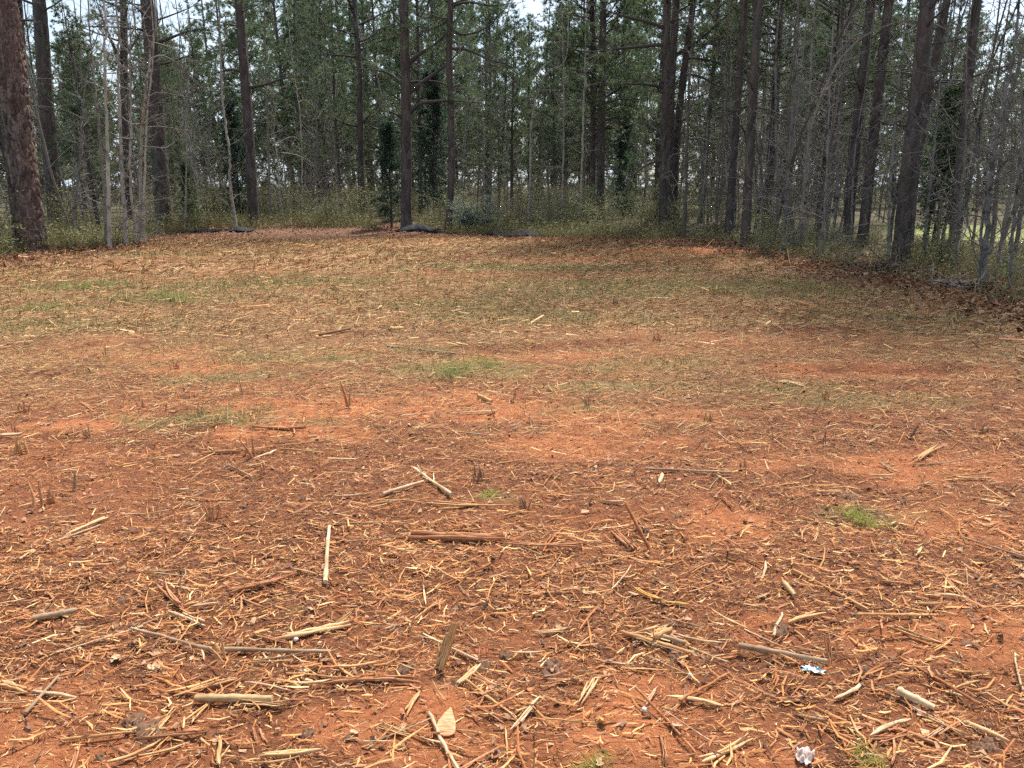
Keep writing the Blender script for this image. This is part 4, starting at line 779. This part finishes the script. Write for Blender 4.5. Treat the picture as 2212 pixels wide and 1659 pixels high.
placed("wood_chip", "short bright pale chip right of centre, tilted upright", "chip", (1420, 1051), (1433, 1027), 10, "bone", "the bright pale chip", S, 1)
placed("stick", "long thin grey stick right of the bright pale chip", "stick", (1394, 1018), (1577, 1026), 5, "grey", "the long thin grey stick", T, wob=.02)
placed("stick", "brown leaning stick stuck in the ground right of centre", "stick", (1400, 1192), (1348, 1095), 8, "rusty", "the leaning stuck stick", T, up=(.1,), wob=.03)
placed("wood_splinter", "curled rusty shredded slab before the leaning stuck stick", "splinter", (1370, 1195), (1322, 1153), 15, "rusty", "the curled rusty slab", S, 4)
placed("frayed_stump", "tall frayed splintered stump standing in the centre foreground", "stump", (958, 1446), (990, 1348), 20, "tan", "the tall frayed stump", S, 5, up=(.03,), fray=.09, thick=.7)
placed("frayed_stump", "thin prong standing close left of the tall frayed stump", "stump", (960, 1444), (958, 1372), 6, "rusty", None, S, 2, up=(.02,), fray=.05)
placed("wood_splinter", "wide pale splinter right below the tall frayed stump", "splinter", (987, 1486), (1037, 1447), 13, "pale", "the wide pale splinter", S, 2)
placed("stick", "long rust brown split branch left of the tall frayed stump", "branch", (704, 1479), (910, 1470), 10, "rusty", "the long rust split branch", S, 3, thick=.7)
placed("wood_splinter", "tan splinter standing left above the triangular bark flake", "splinter", (872, 1552), (907, 1500), 12, "tan", "the tan splinter by the bark flake", S, 2)
placed("wood_splinter", "pale frayed split piece like a broom, lower right of centre", "splinter", (1252, 1528), (1284, 1473), 15, "pale", "the broom-like split piece", S, 5, fray=.10)
placed("bark_strip", "bright yellow peeled bark strip right of centre", "bark", (1364, 1274), (1430, 1306), 9, "yellow", "the bright yellow bark strip", S, 2)
placed("bark_strip", "yellow tail end of peeled bark, right of the yellow strip", "bark", (1428, 1306), (1487, 1312), 8, "yellow", None, S, 2)
placed("stick", "straight tan split stick under the rusty bark chunk", "stick", (1345, 1376), (1495, 1420), 9, "tan", "the straight tan split stick", T, wob=.02)
placed("stick", "short grey branch piece right of the tan split stick", "stick", (1422, 1383), (1480, 1399), 11, "grey", "the short grey branch piece", T, wob=.02)
placed("bark_chunk", "thick rusty bark chunk lying by the short grey branch", "bark", (1405, 1390), (1443, 1372), 20, "tan", "the thick rusty bark chunk", S, 3, thick=.8)
placed("stick", "long grey tan stick lying over the blue wrapper", "stick", (1594, 1410), (1784, 1445), 11, "grey", "the stick over the blue wrapper", T, wob=.02, lift=.01)
placed("wood_splinter", "upright split shard behind the blue wrapper's stick", "splinter", (1794, 1440), (1784, 1373), 11, "rusty", "the upright split shard", S, 3, up=(.06,))
placed("stick", "bone pale barkless stick at lower right", "stick", (1938, 1505), (2018, 1543), 14, "bone", "the bone pale stick", T, wob=.02)
placed("wood_splinter", "long pale cut wedge at the bottom right of centre", "splinter", (1513, 1657), (1622, 1604), 11, "pale", "the long bottom wedge", S, 2, fray=.01)
placed("stick", "white curved stem beside the black clump", "stick", (1668, 1382), (1688, 1332), 6, "bone", "the white curved stem", T, wob=.16)
placed("wood_splinter", "tan splinter just right of the black clump", "splinter", (1698, 1350), (1778, 1326), 9, "tan", "the splinter by the black clump", S, 2)
placed("branch_chunk", "short yellowish branch stub right of the yellow bark strip", "branch", (1692, 1268), (1716, 1296), 10, "log", "the yellowish branch stub", T, wob=.02)
placed("stick", "very thin long stick running diagonally above the bone pale stick", "stick", (1712, 1238), (1874, 1324), 5, "tan", "the thin diagonal stick", T, wob=.03)
placed("branch_chunk", "grey lichen-spotted branch chunk near the left edge", "branch", (72, 1347), (166, 1328), 11, "grey", "the lichen-spotted branch chunk", T)
placed("wood_splinter", "flat pale splinter near the left edge, pointing right", "splinter", (146, 1160), (232, 1120), 10, "pale", "the flat pale splinter at left", S, 2)
placed("branch_chunk", "small round log piece in the middle distance", "branch", (1034, 862), (1062, 874), 9, "tan", "the small round log", T, wob=.01)
placed("wood_splinter", "orange torn wood slab at the green grass on the left", "splinter", (540, 927), (662, 931), 11, "rusty", "the orange torn slab", S, 4)
placed("wood_splinter", "pale slab cut off by the left picture edge", "splinter", (-8, 946), (48, 942), 9, "bone", "the pale slab at the left edge", S, 2)
placed("wood_splinter", "pale wide chip on the straw at right middle", "splinter", (1676, 826), (1738, 836), 9, "pale", "the pale wide chip", S, 2)
placed("stick", "forked brown root sticking up at right middle", "stick", (1968, 948), (1984, 925), 6, "dark", "the forked brown root", T, up=(.02,), side=1)
placed("wood_splinter", "frayed tan slab leaning at right of centre", "splinter", (1978, 1000), (2026, 968), 10, "tan", "the frayed leaning slab", S, 4)
placed("wood_splinter", "rusty shredded slab on the left middle mulch", "splinter", (430, 984), (520, 978), 9, "rusty", "the rusty slab on the left", S, 3)
placed("stick", "long dark fallen limb in the middle straw", "stick", (690, 730), (760, 722), 5, "dark", "the dark fallen limb", T)
placed("stick", "dead brown limb lying by the pine sprig", "stick", (835, 752), (985, 768), 4.5, "grey", "the dead limb by the pine sprig", T, side=2)
placed("wood_splinter", "tan splinter standing out in the mid left mulch", "splinter", (176, 873), (206, 893), 7, "rusty", "the slanting splinter at mid left", S, 2)
placed("wood_splinter", "rusty diagonal splinter near the lower left corner", "splinter", (0, 1482), (62, 1502), 12, "tan", "the diagonal lower left splinter", S, 3)
placed("stick", "thin grey diagonal stick near the lower left corner", "stick", (56, 1550), (128, 1468), 6, "grey", "the thin lower left stick", T)
placed("wood_splinter", "dark rust slab in the left foreground mulch", "splinter", (495, 1285), (640, 1248), 12, "rusty", "the dark rust slab", S, 4)
placed("wood_splinter", "short bent rusty root in the left foreground", "splinter", (345, 1268), (398, 1325), 12, "rusty", "the bent rusty root", S, 3)
placed("wood_splinter", "pale knotted splinter below the bent rusty root", "splinter", (370, 1325), (450, 1358), 10, "bone", "the pale knotted splinter", S, 2)

# torn stubs standing upright, each a small bundle of broken stems
def stub_mesh(n, h, r, spread_):
    mb = MB()
    for k in range(n):
        a = RNG.uniform(0, 6.28); p = curve((RNG.normal(0, spread_), RNG.normal(0, spread_), -.02), (RNG.normal(0, .16), RNG.normal(0, .16), 1), h * RNG.uniform(.45, 1.1), 5, .07); rr = 1.5 * r * RNG.uniform(.5, 1.2); v, f = tube_vf(p, np.array([1.2, 1, .95, .85, .7, .25]) * rr, 6, jit=.35); mb.add(v, f)
    return mb.mesh("stub", M_WOOD)
STUBS = [stub_mesh(*a) for a in ((1, .20, .007, 0), (2, .18, .006, .012), (4, .15, .006, .02), (7, .13, .006, .03), (10, .11, .005, .035), (1, .28, .006, 0), (3, .22, .005, .03), (14, .14, .006, .06))]
def stub(px, py, hpx, k, colr, label, phrase=None, cat="stub"):
    p = gp(px, py); d = (p - Vector((0, 0, CAM_H))).length; hh = hpx / F_PX * d; nat = (.20, .18, .15, .13, .11, .28, .22, .14)[k]; o = link("stem_stub", STUBS[k], None, p, (0, 0, RNG.uniform(0, 6.28)), hh / nat); o.color = (*COLW[colr], 1)
    if label: tag(o, label, cat, "torn stubs standing in the clearing")
    else: tag(o, None, cat, "torn stubs standing in the clearing")
    if phrase: landmark("ground", phrase, p)
    return o, p
for px, py, hp, k, c, lab, ph in ((460, 1122, 38, 4, "rusty", "shaggy rusty stub bundle on the left, before the straw", "the shaggy rusty stub"), (1130, 1096, 26, 4, "dark", "low dark shredded stub above the thick torn bark log", "the low dark stub"),
        (755, 886, 72, 1, "rusty", "tall thin twin stub left of the clay patch", "the tall twin stub"), (540, 985, 58, 2, "rusty", "thin dark stub cluster at the orange torn slab", "the stub by the orange slab"), (1072, 910, 44, 0, "dark", "single dark twig standing right of the clay patch", "the dark standing twig"),
        (158, 1062, 95, 5, "dark", "tall thin dark stalk standing at the left", "the tall dark stalk"), (2000, 686, 24, 7, "rusty", "reddish stub clump near the right woods", "the reddish stub clump"), (474, 1424, 64, 2, "tan", "shredded bark stub between two grey sticks", "the shredded bark stub"),
        (1267, 880, 34, 2, "dark", "dark stub cluster on green grass at centre right", "the dark stub cluster"), (526, 852, 46, 0, "dark", "dark thin stem standing on the left straw", "the dark thin stem"), (865, 780, 24, 0, "tan", "pale short stub left of the pine sprig", "the pale short stub"),
        (886, 792, 26, 0, "rusty", "rusty short stub below the pine sprig", "the rusty short stub"), (1782, 860, 22, 3, "rusty", "squat rusty stub on the right straw", "the squat rusty stub"), (1605, 1010, 26, 2, "rusty", "torn stub at the right end of the grey stick", "the torn stub at right"),
        (1970, 870, 26, 6, "tan", "tan stub fan at the right, on the straw", "the tan stub fan"), (95, 1090, 60, 2, "rusty", "rusty leaning stub at the left edge mulch", "the rusty leaning stub"), (1115, 860, 30, 1, "rusty", "rusty twin stub at the right end of the clay patch", "the rusty twin stub"), (50, 888, 26, 3, "rusty", "orange stub clump at the left edge", "the orange stub clump")):
    stub(px, py, hp, k, c, lab, ph)
for q in range(52):
    px = RNG.uniform(20, 2190); py = RNG.choice([RNG.uniform(640, 900), RNG.uniform(760, 1120)]); c = RNG.choice(["rusty", "tan", "dark"]); o, p = stub(px, py, RNG.uniform(14, 34) * (.6 + (py - 560) / 700), int(RNG.choice([0, 1, 2, 3, 5, 6])), c, None); later(o, "ground", c.replace("tan", "pale") + " upright stub", p)

# splinters and sticks strewn over the mulch, the largest ones singly
SPL = [splinter(.16, RNG.uniform(.006, .015), RNG.uniform(.004, .008), int(RNG.integers(1, 5)), RNG.uniform(.01, .08)) for _ in range(26)]
STK = [stick(.30, RNG.uniform(.0028, .0055), RNG.uniform(.02, .12), 3, int(RNG.integers(0, 2))) for _ in range(14)]
def strew(n, meshes, nat, name, cat, group, cols, lo, hi, smin, smax, words):
    for q in range(n):
        py = lo + (hi - lo) * RNG.random() ** .8; px = RNG.uniform(-30, 2240); p = gp(px, py); s = RNG.uniform(smin, smax) * (1 + .025 * max(0, p.y - 3)); c = str(RNG.choice(list(cols)))
        o = link(name, meshes[int(RNG.integers(0, len(meshes)))], None, p + Vector((0, 0, .012)), (RNG.normal(0, .25), RNG.normal(0, .07), float(yaws(1)[0])), s); k = RNG.uniform(.8, 1.15); o.color = (*[v * k for v in COLW[c]], 1)
        tag(o, None, cat, group); ln = nat * s; later(o, "ground", ("short " if ln < words[0] else "long " if ln > words[1] else "") + {"bone": "whitish", "pale": "pale"}.get(c, c) + " " + words[2], p)
strew(230, SPL, .16, "wood_splinter", "splinter", "wood splinters strewn over the mulch", ("pale", "tan", "tan", "rusty", "rusty", "rusty", "bone"), 640, 1660, .45, 1.15, (.10, .15, "wood splinter"))
strew(110, STK, .30, "stick", "stick", "sticks strewn over the clearing", ("grey", "tan", "rusty", "bone"), 640, 1640, .42, 1.05, (.18, .26, "stick"))

# dry leaves and flakes
def leaf_mesh(L_, W_, lobes, curl):
    n = 14; t = np.linspace(0, 1, n); wv = W_ * np.sin(math.pi * t ** .8) ** .7 * (1 + .42 * np.sin(t * math.pi * lobes)); mb = MB(); x = (t - .5) * L_; z = curl * ((2 * t - 1) ** 2) * L_; V = []
    for i in range(n): V += [(x[i], -wv[i] / 2, z[i] + curl * wv[i] * .9 + .004), (x[i], 0, z[i] + .002), (x[i], wv[i] / 2, z[i] + curl * wv[i] * .7 + .004)]
    i = np.arange(n - 1)[:, None] * 3; j = np.arange(2)[None]; mb.add(V, np.stack([i + j, i + j + 3, i + j + 4, i + j + 1], -1).reshape(-1, 4)); return mb.mesh("leaf", M_DRY)
M_DRY = wood_mat(); M_DRY.name = "dry_leaf"
LEAVES = [leaf_mesh(.085, .05, l, c) for l, c in ((3, .10), (5, .22), (7, .12), (6, .30), (3, .06))]
def leaf(px, py, k, s, colr, lab=None, ph=None, word="dry leaf"):
    p = gp(px, py); o = link("dry_leaf", LEAVES[k], None, p + Vector((0, 0, .008)), (RNG.normal(0, .35), RNG.normal(0, .35), RNG.uniform(0, 6.28)), s * .72); o.color = (*colr, 1); tag(o, lab, "leaf", "dry leaves on the mulch")
    if ph: landmark("ground", ph, p)
    if not lab: later(o, "ground", word, p)
for px, py, k, s, lab, c in ((291, 1398, 2, 1.0, "largest pinkish dry oak leaf at lower left", (.62, .42, .30)), (254, 1427, 0, .9, "flat tan dry leaf left of the largest oak leaf", (.58, .40, .25)), (334, 1446, 1, .8, "curled pale leaf below the largest oak leaf", (.66, .47, .30)), (659, 1456, 1, .55, "small upturned pale leaf under the grey stick", (.68, .52, .36)),
                             (1462, 1575, 2, .9, "pinkish lobed dry leaf at the lower middle", (.48, .27, .20)), (1296, 1566, 1, .8, "yellow curled leaf at the bottom, right of centre", (.60, .36, .07)), (1985, 1542, 0, .7, "pinkish leaf by the bone pale stick", (.60, .36, .26))):
    leaf(px, py, k, s, c, lab)
for q in range(40):
    brown = RNG.random() < .5; leaf(RNG.uniform(0, 2212), RNG.uniform(1080, 1655), int(RNG.integers(0, 5)), RNG.uniform(.3, .62), np.array((.27, .135, .075) if brown else (.50, .31, .20)) * RNG.uniform(.7, 1.2), word="brown dry leaf" if brown else "tan dry leaf")
# triangular bark flake
p = gp(963, 1585); mb = MB(); out_ = np.array([(-.030, -.028), (-.012, -.034), (.012, -.033), (.028, -.024), (.024, .006), (.012, .036), (.004, .052), (-.008, .036), (-.022, .008)]); n = len(out_); V = [(a, b, .006 + .03 * (b + .03)) for a, b in out_] + [(a, b, .001 + .03 * (b + .03)) for a, b in out_]; V.append((0, .005, .012)); mb.add(V, [[i, (i + 1) % n, 2 * n] for i in range(n)]); mb.add(V, [[i, i + n, (i + 1) % n + n, (i + 1) % n] for i in range(n)])
o = link("bark_flake", mb.mesh("bark_flake", M_DRY), None, p + Vector((0, .02, .012)), (.25, 0, -.1), 1.15); o.color = (.66, .36, .20, 1); tag(o, "pale orange triangular bark flake at the bottom centre", "bark"); landmark("ground", "the triangular bark flake", p)

# dark leaf clumps
def clump_mesh(n, s):
    """a crumpled wad of wet leaves with a ragged outline"""
    V, u_, w_, sd = [], 13, 11, RNG.random() * 40
    for i in range(u_):
        for j in range(w_):
            a, b = 2 * i / (u_ - 1) - 1, 2 * j / (w_ - 1) - 1; rr = max(abs(a), abs(b)); q = math.hypot(a, b) + 1e-6; rag = 1 + .55 * mnoise.noise((a / q * 1.7 + sd, b / q * 1.7, 0)) + .3 * mnoise.noise((a / q * 5 + sd, b / q * 5, 2))
            z = s * (.25 + .9 * abs(mnoise.noise((a * 2.6 + sd, b * 2.6, 1))) + .5 * abs(mnoise.noise((a * 6, b * 6 + sd, 1)))) * (1 - rr ** 3) - .004; V.append((a / q * rr * rag * s * 1.3, b / q * rr * rag * s, z))
    mb = MB(); i = np.arange(u_ - 1)[:, None] * w_; j = np.arange(w_ - 1)[None]; c = np.array([(.125, .068, .042)]) * RNG.uniform(.6, 1.5, (len(V), 1)); mb.add(V, np.stack([i + j, i + j + w_, i + j + w_ + 1, i + j + 1], -1).reshape(-1, 4), c); return mb.mesh("clump", M_CHIP)
CLUMPS = [clump_mesh(26, .035), clump_mesh(40, .05), clump_mesh(20, .03)]
_pile = [o for o in bpy.data.objects if o.name.startswith("brush_pile") and "triple" in o["label"]][0]; link("root_clod", clump_mesh(0, .42), _pile, (0, -.1, 0))
for px, py, k, lab in ((322, 1582, 1, "largest dark wet leaf clump at lower left"), (290, 1560, 0, "dark leaf clump just left above the largest clump"), (1688, 1358, 0, "black clump beside the white curved stem"), (1070, 1632, 2, "dark curled leaf clump at the bottom, near the bark flake"), (990, 1478, 2, "dark crumb clump under the tall frayed stump"), (880, 1445, 0, "dark leaf clump left of the tall frayed stump"), (1870, 1450, 2, "dark leaf clump right of the upright split shard")):
    p = gp(px, py); o = link("leaf_clump", CLUMPS[k], None, p, (0, 0, RNG.uniform(0, 6)), .9); tag(o, lab, "leaf clump", "dark leaf clumps on the mulch"); 
    if "black" in lab or "largest" in lab: landmark("ground", "the black clump" if "black" in lab else "the largest dark leaf clump", p)
for q in range(26):
    p = gp(RNG.uniform(0, 2212), RNG.uniform(1050, 1650)); o = link("leaf_clump", CLUMPS[q % 3], None, p, (0, 0, RNG.uniform(0, 6)), RNG.uniform(.4, .8)); tag(o, None, "leaf clump", "dark leaf clumps on the mulch"); later(o, "ground", "small dark leaf clump", p)

# pine sprig and grass tufts
def tuft_mesh(n, r, h, cols):
    mb = MB(); a = RNG.uniform(0, 6.28, n); q = np.sqrt(RNG.random(n)) * r; c = np.array(cols)[RNG.integers(0, len(cols), n)] * RNG.uniform(.7, 1.2, (n, 1)); q = q * (.55 + .6 * np.sin(a * 2 + n) ** 2 + .5 * RNG.random(n)); quads(mb, q * np.cos(a), q * np.sin(a) * .6, np.zeros(n), h * RNG.uniform(.5, 1.2, n), np.full(n, .0045), RNG.uniform(-3.1, 3.1, n), RNG.uniform(.1, .9, n), RNG.uniform(-1, 1, n), c, .1); return mb.mesh("tuft", M_LEAF)
TUFT = [tuft_mesh(300, .26, .13, [(.20, .24, .065), (.27, .28, .085), (.36, .31, .12)]), tuft_mesh(160, .10, .09, [(.30, .31, .06), (.38, .35, .09)]), tuft_mesh(130, .22, .12, [(.19, .19, .07), (.26, .23, .09), (.34, .27, .12)])]
for px, py, k, s, lab, ph in ((985, 800, 0, 1.0, "bright green grass tuft at the middle, largest in view", "the bright green tuft"), (1050, 788, 0, .8, "green grass tuft adjoining the brightest tuft's right", None), (490, 905, 2, 1.3, "dull green grass mat by the orange torn slab", "the dull green mat"), (440, 900, 2, .9, "small dull green mat left of the larger mat", None),
                             (1840, 1112, 1, .8, "yellow green grass wisp on the right mulch", "the yellow green wisp"), (1885, 1135, 1, .7, "lower yellow green grass wisp on the right mulch", None), (1058, 1072, 1, .6, "small green blades by the forked pale stick", None), (1290, 1655, 1, .5, "tiny yellow grass wisp at the bottom edge", None), (200, 620, 0, 1.6, "fresh green tuft near the left woods", "the fresh green tuft at left"),
                             (370, 645, 0, 1.5, "long low fresh green tuft on the left straw", "the long low green tuft"), (100, 665, 0, 1.2, "small vivid green tuft near the left edge", None), (898, 760, 2, 1.3, "green pine sprig heap under the dead brown limb", "the pine sprig heap"), (1880, 1650, 1, .6, "yellow wisp at the bottom right", None)):
    p = gp(px, py); o = link("grass_tuft", TUFT[k], None, p, (0, 0, RNG.uniform(0, 6)), s); tag(o, lab, "grass tuft", "grass tufts in the clearing")
    if ph: landmark("ground", ph, p)

# blue and white wrapper under the stick, white crumpled scrap
def crumpled(name, label, px, py, a, b, mats, rz, phrase, hump):
    p = gp(px, py); n, m = 22, 12; V = []; sd = px
    for i in range(n):
        for j in range(m):
            u, v_ = i / (n - 1) - .5, j / (m - 1) - .5; z = hump * (.5 + float(mnoise.noise((u * 5 + sd, v_ * 4, 0))) + .5 * float(mnoise.noise((u * 13, v_ * 11 + sd, 3)))) * (1 - 1.2 * abs(u)); V.append((u * a * (1 + .15 * math.sin(v_ * 9)), v_ * b * (1 - 1.1 * abs(u) ** 1.5), max(0, z) + .006))
    mb = MB(); i = np.arange(n - 1)[:, None] * m; j = np.arange(m - 1)[None]; mb.add(V, np.stack([i + j, i + j + m, i + j + m + 1, i + j + 1], -1).reshape(-1, 4)); o = link(name, mb.mesh(name, mats, True), None, p, (0, 0, rz)); md = o.modifiers.new("thickness", 'SOLIDIFY'); md.thickness = .0012; tag(o, label, "litter"); landmark("ground", phrase, p)
def wrapper_mat():
    m, t, b = new_mat("blue_white_film"); co = node(t, "ShaderNodeTexCoord").outputs["Object"]; n = tex(t, 'noise', co, 30, (1, 1, 0), Detail=1); c = mixc(t, ramp(t, n.outputs["Fac"], .47, .50), (.02, .22, .42), (.62, .70, .74)); t.links.new(c, b.inputs["Base Color"]); b.inputs["Roughness"].default_value = .3; b.inputs["Specular IOR Level"].default_value = .5; return m
crumpled("plastic_wrapper", "blue and white plastic wrapper under the long grey tan stick", 1757, 1452, .07, .035, wrapper_mat(), -.35, "the blue wrapper", .016)
crumpled("plastic_scrap", "crumpled pinkish white plastic scrap at the bottom right", 1738, 1640, .065, .05, plain_mat("white_film", (.50, .38, .33), .4, .5, .3, 40), .9, "the white plastic scrap", .028)
for px, py, lab in ((1391, 1540, "small white pebble at the lower middle, right of the bark flake"), (640, 1388, "tiny white pebble left of the broad pale slab"), (1490, 1465, "tiny white pebble below the thick rusty bark chunk")):
    p = gp(px, py); mb = MB(); q = curve((-.009, 0, .004), (1, 0, .1), .018, 6, .05); v, f = tube_vf(q, np.array([.002, .006, .008, .0085, .007, .005, .002]), 8, jit=.2); mb.add(v, f); caps(mb, v, 8); o = link("pebble", mb.mesh("pebble", plain_mat("white_stone", (.62, .58, .55), .7, .3), True), None, p + Vector((0, 0, .008)), (0, 0, RNG.uniform(0, 3))); tag(o, lab, "pebble", "white pebbles in the mulch")

# ------------------------------------------------------------------ labels of the many, from what stands nearest
_ones = "first second third fourth fifth sixth seventh eighth ninth tenth eleventh twelfth thirteenth fourteenth fifteenth sixteenth seventeenth eighteenth nineteenth twentieth".split()
ORD = ["", *[w_ + " " for w_ in _ones[1:]], *["twenty-" + w_ + " " for w_ in _ones[:9]], "thirtieth ", *["thirty-" + w_ + " " for w_ in _ones[:9]]]
groups = {}
for o, where, noun, p in PENDING:
    a = to_px(p[0], p[1], p[2]); best = None
    for ph, q in LANDMARKS[where]:
        d = math.hypot(p[0] - q[0], p[1] - q[1])
        if best is None or d < best[0]: best = (d, ph, q)
    d, ph, q = best; b = to_px(q[0], q[1], q[2]); ry = (p[1] - q[1]); rx = (p[0] - q[0])
    rel = ("behind" if ry > 0 else "in front of") if abs(ry) > 1.3 * abs(rx) else ("left of" if rx < 0 else "right of")
    groups.setdefault((noun, rel, ph), []).append((d, o))
for (noun, rel, ph), lst in groups.items():
    lst.sort(key=lambda e: e[0])
    for i, (d, o) in enumerate(lst):
        o["label"] = f"{noun} {rel} {ph}" if len(lst) == 1 else f"{ORD[min(i, len(ORD) - 1)]}nearest {noun} {rel} {ph}"
print("things", sum(1 for o in bpy.data.objects if o.parent is None), "tris", sum(sum(len(pl.vertices) - 2 for pl in m.polygons) if len(m.polygons) < 3000 else len(m.polygons) * 2 for m in bpy.data.meshes))
